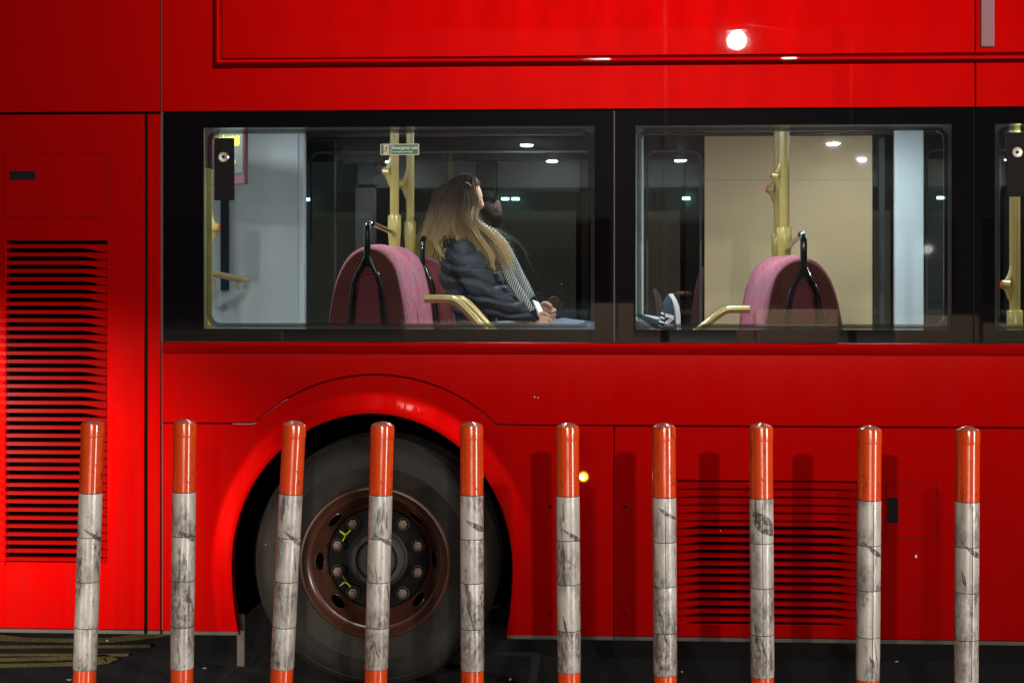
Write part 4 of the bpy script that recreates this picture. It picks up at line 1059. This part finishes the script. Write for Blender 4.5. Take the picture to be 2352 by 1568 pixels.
def kneefold(c_):
    return -.006*(math.exp(-((c_.x + .19)/.006)**2) + math.exp(-((c_.x + .245)/.006)**2))
displaced(lm, .006, 14, 1, 9., kneefold)
pp(link('jeans', lm, M_JEANS, None, True))
# hood lying round the neck
hv = [S(1002, 590, 1.60), S(1012, 562, 1.52), S(1042, 556, 1.47), S(1072, 560, 1.50), S(1092, 568, 1.58), S(1090, 566, 1.70), S(1050, 556, 1.78), S(1010, 575, 1.72)]
hm_ = skin_mesh('hood', hv, [(i, (i+1) % 8) for i in range(8)], [(.052, .045), .050, .046, .040, .034, .036, .044, .050], 0, 3)
displaced(hm_, .014, 22, 1, 5.)
pp(link('hood', hm_, M_HOOD, None, True))
hv = [S(996, 600, 1.62), S(1004, 650, 1.60), S(1018, 690, 1.60)]
hm2 = skin_mesh('hood', hv, [(0, 1), (1, 2)], [(.055, .09), (.050, .085), (.03, .05)], 0, 3); displaced(hm2, .01, 20, 1, 2.)
pp(link('hood_back', hm2, M_HOOD, None, True))

# scarf: checked weave, one tail down the front
M_SCARF = mat('checked_scarf', (.5, .5, .5), rough=.9)
q = NT(M_SCARF); ck = q.n('TexChecker'); ck.inputs['Scale'].default_value = 1.0; ck.inputs['Color1'].default_value = (.50, .52, .49, 1); ck.inputs['Color2'].default_value = (.012, .014, .018, 1)
uvs = q.coord('UV', (8, 8, 1)); nzv = q.n('TexNoise'); nzv.inputs['Scale'].default_value = 3; q.l(uvs, nzv.inputs['Vector'])
va = q.n('VectorMath', operation='MULTIPLY_ADD'); va.inputs[1].default_value = (.25, .25, 0); q.l(nzv.outputs['Color'], va.inputs[0]); q.l(uvs, va.inputs[2]); q.l(va.outputs[0], ck.inputs['Vector'])
q.l(ck.outputs['Color'], q.b.inputs['Base Color'])
def ribbon(name, pts, widths, m, lean, uvl_, thick=.012, fringe=0):
    path = smooth_path(pts, 44); bm = bmesh.new(); uvl = uv_bm(bm); n = len(path); L_ = 0; R_ = []
    for i, p_ in enumerate(path):
        if i: L_ += (p_ - path[i-1]).length
        d = (path[min(i+1, n-1)] - path[max(i-1, 0)]).normalized(); ln = Vector(lean); s_ = (ln - d*ln.dot(d)).normalized(); nr = d.cross(s_)
        if nr.y > 0: nr = -nr
        f_ = i/(n-1)*(len(widths)-1); k = min(int(f_), len(widths)-2); wd = widths[k] + (widths[k+1]-widths[k])*(f_-k)
        row = []
        for j in range(7):
            e = j/3 - 1
            row.append((bm.verts.new(p_ + s_*wd/2*e + nr*(thick*(1-e*e) + .004*math.sin(5*e + i*.35))), (j/6*wd/.058, L_/.058)))
        R_.append(row)
    for a, b in zip(R_, R_[1:]):
        for j in range(6):
            f = bm.faces.new((a[j][0], a[j+1][0], b[j+1][0], b[j][0])); f.smooth = True
            for lp, t_ in zip(f.loops, (a[j][1], a[j+1][1], b[j+1][1], b[j][1])): lp[uvl].uv = t_
    if fringe:
        last = R_[-1]; dd = (path[-1] - path[-3]).normalized()
        for k in range(fringe):
            p_ = last[0][0].co.lerp(last[-1][0].co, (k+.5)/fringe)
            bm_tube(bm, [p_, p_ + dd*.02 + Vector((rnd.uniform(-.006, .006), 0, -.006)), p_ + dd*.034 + Vector((rnd.uniform(-.012, .012), 0, -.014))], .0022, 4)
    o = from_bm(name, bm, m, None, False, False)
    sol = o.modifiers.new('thick', 'SOLIDIFY'); sol.thickness = .004
    return pp(o)
ribbon('scarf', [S(1040, 478, 1.60), S(1064, 492, 1.515), S(1095, 516, 1.48), S(1128, 548, 1.48), S(1150, 590, 1.49), S(1172, 640, 1.49), S(1204, 690, 1.475), S(1222, 715, 1.47)], [.040, .045, .050, .048, .046, .044, .036], M_SCARF, (.8, .1, .5), 0, .012, 9)
ribbon('scarf_tail', [S(1085, 520, 1.74), S(1130, 545, 1.76), S(1168, 600, 1.75), S(1195, 655, 1.72), S(1215, 690, 1.70)], [.08, .09, .09, .085], M_SCARF, (.8, -.3, .5), 0, .012, 9)

# hair: a cap over the skull plus combed strands that fall to the shoulders
bm = bmesh.new(); n1, n2_ = 40, 26; gr = []
for i in range(n2_+1):
    ph = -math.pi*.38 + (math.pi*.88)*i/n2_; row = []
    for j in range(n1):
        th = 2*math.pi*j/n1
        d = Vector((math.cos(ph)*math.cos(th), math.cos(ph)*math.sin(th), math.sin(ph)))
        p_ = Vector((d.x*.104, d.y*.089, d.z*.130 + .002))
        # open over the face
        if d.x > .12 and d.z < .58: p_ *= .60
        row.append(bm.verts.new(HM @ p_))
    gr.append(row)
for i in range(n2_):
    for j in range(n1): bm.faces.new((gr[i][j], gr[i][(j+1)%n1], gr[i+1][(j+1)%n1], gr[i+1][j])).smooth = True
pp(from_bm('hair_cap', bm, M_HAIR, None, True))
G = [   # guides (frame px, py) from scalp to tip, with the distance from the street
    [(1046, 410, 1.62), (1003, 446, 1.60), (975, 528, 1.58), (950, 566, 1.57), (958, 618, 1.56)],
    [(1054, 406, 1.58), (1012, 450, 1.55), (985, 525, 1.53), (966, 570, 1.53), (970, 612, 1.53)],
    [(1060, 404, 1.56), (1024, 456, 1.52), (1000, 520, 1.49), (986, 556, 1.49), (978, 600, 1.50)],
    [(1066, 403, 1.55), (1040, 460, 1.50), (1022, 520, 1.475), (1012, 546, 1.47), (1018, 578, 1.46)],
    [(1074, 403, 1.55), (1062, 462, 1.50), (1046, 520, 1.475), (1044, 545, 1.46), (1054, 585, 1.435)],
    [(1082, 404, 1.56), (1082, 462, 1.51), (1074, 512, 1.48), (1082, 540, 1.46), (1100, 580, 1.44)],
    [(1086, 407, 1.57), (1086, 462, 1.53), (1084, 512, 1.50), (1118, 548, 1.475), (1140, 588, 1.46)],
    [(1090, 412, 1.59), (1089, 464, 1.56), (1088, 508, 1.53), (1136, 548, 1.50), (1166, 602, 1.485)],
    [(1093, 416, 1.61), (1090, 470, 1.60), (1092, 512, 1.57), (1142, 552, 1.53), (1168, 606, 1.51)],
]
dens = [1.0, 1.0, .8, .55, .30, .35, .75, 1.0, .6]
bm = bmesh.new()
def strand(u, jit, r0, shortcut=1.0, far=0.0):
    i = min(int(u), len(G)-2); f_ = u - i
    pts = []
    for k in range(5):
        a, b = G[i][k], G[i+1][k]
        x_, y_, t_ = [a[m_]*(1-f_) + b[m_]*f_ for m_ in range(3)]
        j_ = jit*(.25 + .75*k/4)
        pts.append(at(x_ + rnd.gauss(0, 5.0*j_), y_ + rnd.gauss(0, 4.0*j_ + (11*jit if k == 4 else 0)), t_ + rnd.gauss(0, .010*j_) + far + rnd.uniform(0, .03)))
    path = smooth_path(pts, 22)
    path = path[:max(6, int(len(path)*shortcut))]; n = len(path)
    bm_tube(bm, path, [r0*(1 - .75*(k/(n-1))**2.2) for k in range(n)], 4, False)
for _ in range(1900):
    u = rnd.uniform(0, 7.99); dn = dens[int(round(u))]
    strand(u, 1.5, rnd.uniform(.0010, .0027), 1.0 if rnd.random() < dn else rnd.uniform(.62, .78))
for _ in range(240): strand(rnd.uniform(0, 2.2), 1.2, rnd.uniform(.002, .004), rnd.uniform(.85, 1), rnd.uniform(.04, .16))
for _ in range(120): strand(rnd.uniform(6.2, 7.99), 1.0, rnd.uniform(.002, .004), 1, rnd.uniform(.03, .08))
for _ in range(170): strand(rnd.uniform(0, 7.9), 3.4, rnd.uniform(.0006, .0012), rnd.uniform(.8, 1))
# a few loose locks over the jacket
for pts in ([(1040, 520, 1.47), (1046, 540, 1.45), (1053, 560, 1.42), (1053, 600, 1.40)], [(1000, 530, 1.49), (998, 555, 1.47), (1012, 580, 1.45), (1030, 600, 1.44)], [(1085, 530, 1.47), (1110, 560, 1.455), (1125, 590, 1.44), (1136, 618, 1.43)]):
    for _ in range(16):
        P3 = [at(x_ + rnd.gauss(0, 2.2), y_ + rnd.gauss(0, 3), t_ + rnd.gauss(0, .004)) for x_, y_, t_ in pts]
        bm_tube(bm, smooth_path(P3, 12), [.0022*(1 - .7*k/12) for k in range(13)], 4, False)
for pts, N_, jw in (([(1088, 474, 1.53), (1096, 512, 1.47), (1138, 548, 1.44), (1156, 580, 1.44), (1168, 606, 1.45)], 90, 4.0), ([(1085, 480, 1.50), (1080, 505, 1.46), (1098, 538, 1.44), (1118, 570, 1.43), (1134, 604, 1.425)], 45, 3.0),
                    ([(1070, 440, 1.50), (1066, 480, 1.475), (1072, 508, 1.455), (1092, 520, 1.445)], 60, 6.0), ([(1000, 470, 1.54), (972, 545, 1.52), (955, 580, 1.52), (966, 618, 1.52)], 70, 6.5)):
    for _ in range(N_):
        ox, oy = rnd.gauss(0, jw), rnd.gauss(0, 3)
        P3 = [at(x_ + ox*(.6 + .4*k_/4) + rnd.gauss(0, 1.2), y_ + oy + rnd.gauss(0, 2) + (rnd.uniform(-14, 8) if k_ == len(pts)-1 else 0), t_ + rnd.gauss(0, .005)) for k_, (x_, y_, t_) in enumerate(pts)]
        bm_tube(bm, smooth_path(P3, 16), [rnd.uniform(.0016, .0030)*(1 - .8*(k_/16)**2) for k_ in range(17)], 4, False)
hr_ = pp(from_bm('hair', bm, M_HAIR, None, True, False))
tube_ = [S(1069, 418, 1.515), S(1076, 421, 1.507), S(1082, 428, 1.503)]
pp(tube('hair_clip', smooth_path(tube_, 8), .0030, mat('silver_clip', (.8, .8, .85), rough=.2, metal=.8), None, 8))

# trainers
M_NAVY = mat('navy_suede', (.035, .055, .090), rough=.8)
M_SOLE = mat('white_sole', (.78, .78, .80), rough=.5); M_PINK = mat('pink_logo_core', (.55, .10, .30), rough=.5)
def shoe(mw, logo):
    prof = [(.0, .030, .020, .058), (.012, .036, .0, .085), (.05, .038, .0, .092), (.085, .037, .0, .085), (.12, .038, .0, .068), (.16, .043, .0, .058), (.20, .044, .0, .050), (.235, .038, .002, .042), (.258, .024, .006, .032), (.266, .010, .010, .024)]
    bm = bmesh.new(); N = 16; rg = []
    for l_, hw, z0_, z1_ in prof:
        ring = []
        for k in range(N):
            a = 2*math.pi*k/N; ca, sa = math.cos(a), math.sin(a)
            ring.append(bm.verts.new(mw @ Vector((l_, hw*math.copysign(abs(ca)**.75, ca)*(1 - .22*max(0, sa)), (z0_+z1_)/2 + .012 + (z1_-z0_)/2*math.copysign(abs(sa)**.8, sa)))))
        rg.append(ring)
    for a, b in zip(rg, rg[1:]):
        for k in range(N): bm.faces.new((a[k], a[(k+1)%N], b[(k+1)%N], b[k]))
    bm.faces.new(rg[0][::-1]); bm.faces.new(rg[-1])
    up_ = pp(auto_smooth(from_bm('shoe', bm, M_NAVY), 60))
    ol = [(-.006, 0), (.0, .028), (.03, .040), (.08, .040), (.13, .042), (.18, .048), (.22, .047), (.255, .034), (.272, .014), (.275, 0)]
    ol = ol + [(x_, -y_) for x_, y_ in ol[-2:0:-1]]
    bm = bmesh.new(); n = len(ol); lv_ = []
    for dz_, k_ in ((-.009, .96), (-.006, 1.0), (.008, 1.01), (.012, .97)):
        lv_.append([bm.verts.new(mw @ Vector((.13 + (x_-.13)*k_, y_*k_, dz_ + .05*max(0, (x_-.19)/.08)**2*.3))) for x_, y_ in ol])
    for a, b in zip(lv_, lv_[1:]):
        for k in range(n): bm.faces.new((a[k], a[(k+1)%n], b[(k+1)%n], b[k]))
    bm.faces.new(lv_[0][::-1]); bm.faces.new(lv_[-1])
    pp(auto_smooth(from_bm('sole', bm, M_SOLE), 40))
    for k in range(5):
        l_ = .110 + .019*k; hz = .094 - .006*k
        pp(tube('lace', [mw @ Vector((l_ - .004, -.024, hz - .016)), mw @ Vector((l_, -.012, hz - .004)), mw @ Vector((l_ + .002, .0, hz - .001)), mw @ Vector((l_, .012, hz - .004)), mw @ Vector((l_ - .004, .024, hz - .016))], .0042, M_SOLE, None, 8))
    if logo:
        # N-shaped side flash
        for sgn in (-1,):
            def qd(name, pts, m_, off):
                bm = bmesh.new(); vs = [bm.verts.new(mw @ Vector((x_, sgn*(.046 + off), z_))) for x_, z_ in pts]; vb = [bm.verts.new(mw @ Vector((x_, sgn*.034, z_))) for x_, z_ in pts]
                bm.faces.new(vs); k_ = len(vs)
                for i_ in range(k_): bm.faces.new((vs[i_], vs[(i_+1)%k_], vb[(i_+1)%k_], vb[i_]))
                pp(from_bm(name, bm, m_))
            qd('logo', [(.120, .026), (.136, .026), (.146, .066), (.130, .070)], M_SOLE, 0.001)
            qd('logo', [(.130, .070), (.146, .066), (.176, .024), (.160, .024)], M_SOLE, .0014)
            qd('logo', [(.160, .024), (.176, .024), (.190, .060), (.174, .062)], M_SOLE, 0.001)
            qd('logo_core', [(.146, .056), (.152, .056), (.168, .030), (.162, .030)], M_PINK, .0022)
    return up_
def frame_m(org, xd_, zd_):
    x_ = Vector(xd_).normalized(); z_ = Vector(zd_); z_ = (z_ - x_*z_.dot(x_)).normalized(); y_ = z_.cross(x_)
    return Matrix.Translation(org) @ Matrix((x_, y_, z_)).transposed().to_4x4()
h0 = at(1558, 806, 1.44)
shoe(frame_m(h0, (-.07, -.10, 1), (-1, -.22, -.09)), True)
h1 = at(1530, 790, 1.56)
shoe(frame_m(h1, (-.62, -.68, .42), (-.25, -.15, .9)), False)

# phone in her hand
pc = at(1243, 722, 1.555)
phone = box('phone', -.037, .037, -.0045, .0045, -.075, .075, mat('white_phone', (.75, .75, .78), rough=.3), None, .004)
tag(phone, 'pale mobile phone with lit screen held by the seated passenger', 'phone')
phone.location = pc; phone.rotation_euler = (R(-28), R(8), R(72))
scn = box('screen', -.034, .034, -.0052, -.0046, -.066, .066, mat('lit_screen', (.5, .5, .6), emit=(.75, .82, 1.0), estr=1.6), phone)

# ------------------------------------------------------------------ flexible posts along the lane
M_SCUFF = mat('rubbed_grime', (.075, .062, .055), rough=.7)
q = NT(M_SCUFF); v = q.coord('Object', (1, 1, .5), rand=True)
q.l(q.mix(q.noise(v, 70, 5), (.05, .042, .038), (.15, .125, .11)), q.b.inputs['Base Color'])
q.l(q.ramp(q.noise(v, 120, 6, .75), [(.40, (.05,)*3), (.56, (.92,)*3)]), q.b.inputs['Alpha'])
def scuff(root, r, pts, name='scuff'):
    """grime rubbed onto the sleeve: pts are (degrees from the side facing the street, height, half width); the patch follows the tube"""
    face = root.rotation_euler.to_matrix().inverted() @ (cam.location - root.location); a0 = math.atan2(face.y, face.x)
    bm = bmesh.new(); prev = None
    path = smooth_path([(p_[0], p_[1], p_[2]) for p_ in pts], 20)
    for k, p_ in enumerate(path):
        row = []
        for j in range(5):
            e = (j/2 - 1)*max(.0006, p_.z)
            a = a0 + R(p_.x); row.append(bm.verts.new((r*math.cos(a), r*math.sin(a), p_.y + e)))
        if prev:
            for j in range(4): bm.faces.new((prev[j], row[j], row[j+1], prev[j+1]))
        prev = row
    return from_bm(name, bm, M_SCUFF, root, True)
POSTS = [  # top x, top y, x at the lower orange edge, y of the white's upper and lower edge
    (215, 962, 195, 1130, 1535), (426, 961, 418, 1128, 1533), (677, 965, 648, 1133, 1533), (880, 966, 864, 1134, 1533), (1083, 967, 1085, 1135, 1537),
    (1303, 969, 1307, 1137, 1541), (1525, 970, 1528, 1141, 1548), (1748, 970, 1751, 1143, 1552), (1997, 975, 1993, 1147, 1558), (2222, 977, 2219, 1150, 1565)]
LAB = ['orange and white post in front of the rear engine louvres, leaning left', 'orange and white post just right of the dark panel gap, left of the wheel', 'orange and white post crossing the left edge of the wheel, leaning left',
       'orange and white post directly in front of the wheel hub', 'orange and white post crossing the right side of the tyre', 'orange and white post beside the glowing amber marker lamp',
       'orange and white post at the rear edge of the skirt louvres', 'orange and white post in the middle of the skirt louvres, with a large dark scuff', 'orange and white post between the skirt louvres and the small latched flap', 'orange and white post farthest to the right, past the small latched flap']
TP = -1.0; PR = .0372
for i, (tx, ty, bx, y1, y2) in enumerate(POSTS):
    top = at(tx, ty, TP); low = at(bx, y2, TP)
    ax = (top - low).normalized()
    yl = rnd.uniform(-.012, .012); ax = (ax + Vector((0, yl, 0))).normalized()
    base = low - ax*(low.z/ax.z)
    root = empty('flexible_post', base); tag(root, LAB[i], 'post', 'orange and white posts along the lane')
    root.rotation_euler = Vector((0, 0, 1)).rotation_difference(ax).to_euler()
    root.rotation_euler.rotate_axis('Z', rnd.uniform(0, 6.28))
    Lz = lambda p_: (p_ - base).dot(ax)
    H = (top - base).length; h1_ = Lz(at((tx*.6 + bx*.4), y1, TP)); h2_ = Lz(low)
    n = 40
    lathe('lower_sleeve', [(PR*.985, .03), (PR*.985, h2_)], (0, 0, 0), M_ORANGE, root, 'z', n, False)
    lathe('base', [(.10, .0), (.10, .012), (.085, .022), (.052, .034), (.046, .06), (.0, .06)], (0, 0, 0), M_POSTBASE, root, 'z', 32, False)
    seg = (h1_ - h2_)/4.4
    cuts = [h2_] + [h1_ - seg*k*1.0 - (0 if k == 0 else .0) for k in (3.35, 2.2, 1.1)] + [h1_]
    for a, b in zip(cuts, cuts[1:]):
        lathe('white_sleeve', [(PR*1.0, a + .0012), (PR*1.012, a + .003), (PR*1.012, b - .003), (PR*1.0, b - .0012)], (0, 0, 0), M_WHITE, root, 'z', n, False)
        lathe('sleeve_seam', [(PR*1.000, b - .0018), (PR*1.000, b + .0018)], (0, 0, 0), M_POSTSEAM, root, 'z', n, False)
    hc_ = H - .055
    lathe('orange_sleeve', [(PR*1.0, h1_ + .001), (PR*1.0, hc_ - .001)], (0, 0, 0), M_ORANGE, root, 'z', n, False)
    lathe('cap', [(PR*.97, hc_ - .004), (PR*1.02, hc_), (PR*1.03, hc_ + .003), (PR*1.025, H - .020), (PR*.97, H - .013), (PR*.80, H - .009), (PR*.42, H - .003), (.0, H)], (0, 0, 0), M_CAP, root, 'z', n, False, 28)
    # rubbed grime and creases, different on every post
    rs = PR*1.0150
    tilt = rnd.uniform(.02, .05); hh_ = h1_ - rnd.uniform(.02, .13)
    if i == 7: scuff(root, rs, [(-52, h1_ - .035, .002), (-30, h1_ - .062, .022), (0, h1_ - .075, .030), (35, h1_ - .085, .028), (70, h1_ - .100, .018)])
    else: scuff(root, rs, [(-30, hh_, .001), (0, hh_ - tilt*.4, rnd.uniform(.003, .008)), (35, hh_ - tilt*.8, rnd.uniform(.005, .011)), (75, hh_ - tilt*1.1, rnd.uniform(.004, .010))])
    for k in range(rnd.choice((1, 2, 2, 3))):
        a_ = rnd.uniform(-55, 50); hk = rnd.uniform(h2_ + .05, h1_ - .16); ln_ = rnd.uniform(.04, .12)
        scuff(root, rs*1.0006*(1 + .0004*k), [(a_, hk, .001), (a_ + rnd.uniform(2, 10), hk - ln_*.3, rnd.uniform(.006, .016)), (a_ + rnd.uniform(10, 26), hk - ln_*.6, rnd.uniform(.006, .018)), (a_ + rnd.uniform(20, 40), hk - ln_, .001)])
    for k in range(2):
        a_ = rnd.uniform(-60, 60); hk = rnd.uniform(h1_ + .02, hc_ - .05)
        scuff(root, PR*1.003, [(a_, hk, .0008), (a_ + 6, hk - .008, rnd.uniform(.002, .006)), (a_ + rnd.uniform(8, 20), hk - .016, .001)])
    if i >= 6:      # lengthwise crease in the newer sleeves
        face = root.rotation_euler.to_matrix().inverted() @ (cam.location - root.location); a_ = math.atan2(face.y, face.x) + R((4, 4, 22, 26)[i - 6])
        tube('crease', [(PR*1.0125*math.cos(a_), PR*1.0125*math.sin(a_), h2_ + .01), (PR*1.0125*math.cos(a_ + .03), PR*1.0125*math.sin(a_ + .03), (h1_ + h2_)/2), (PR*1.0125*math.cos(a_), PR*1.0125*math.sin(a_), h1_ - .01)], .0011, M_POSTSEAM, root, 6)
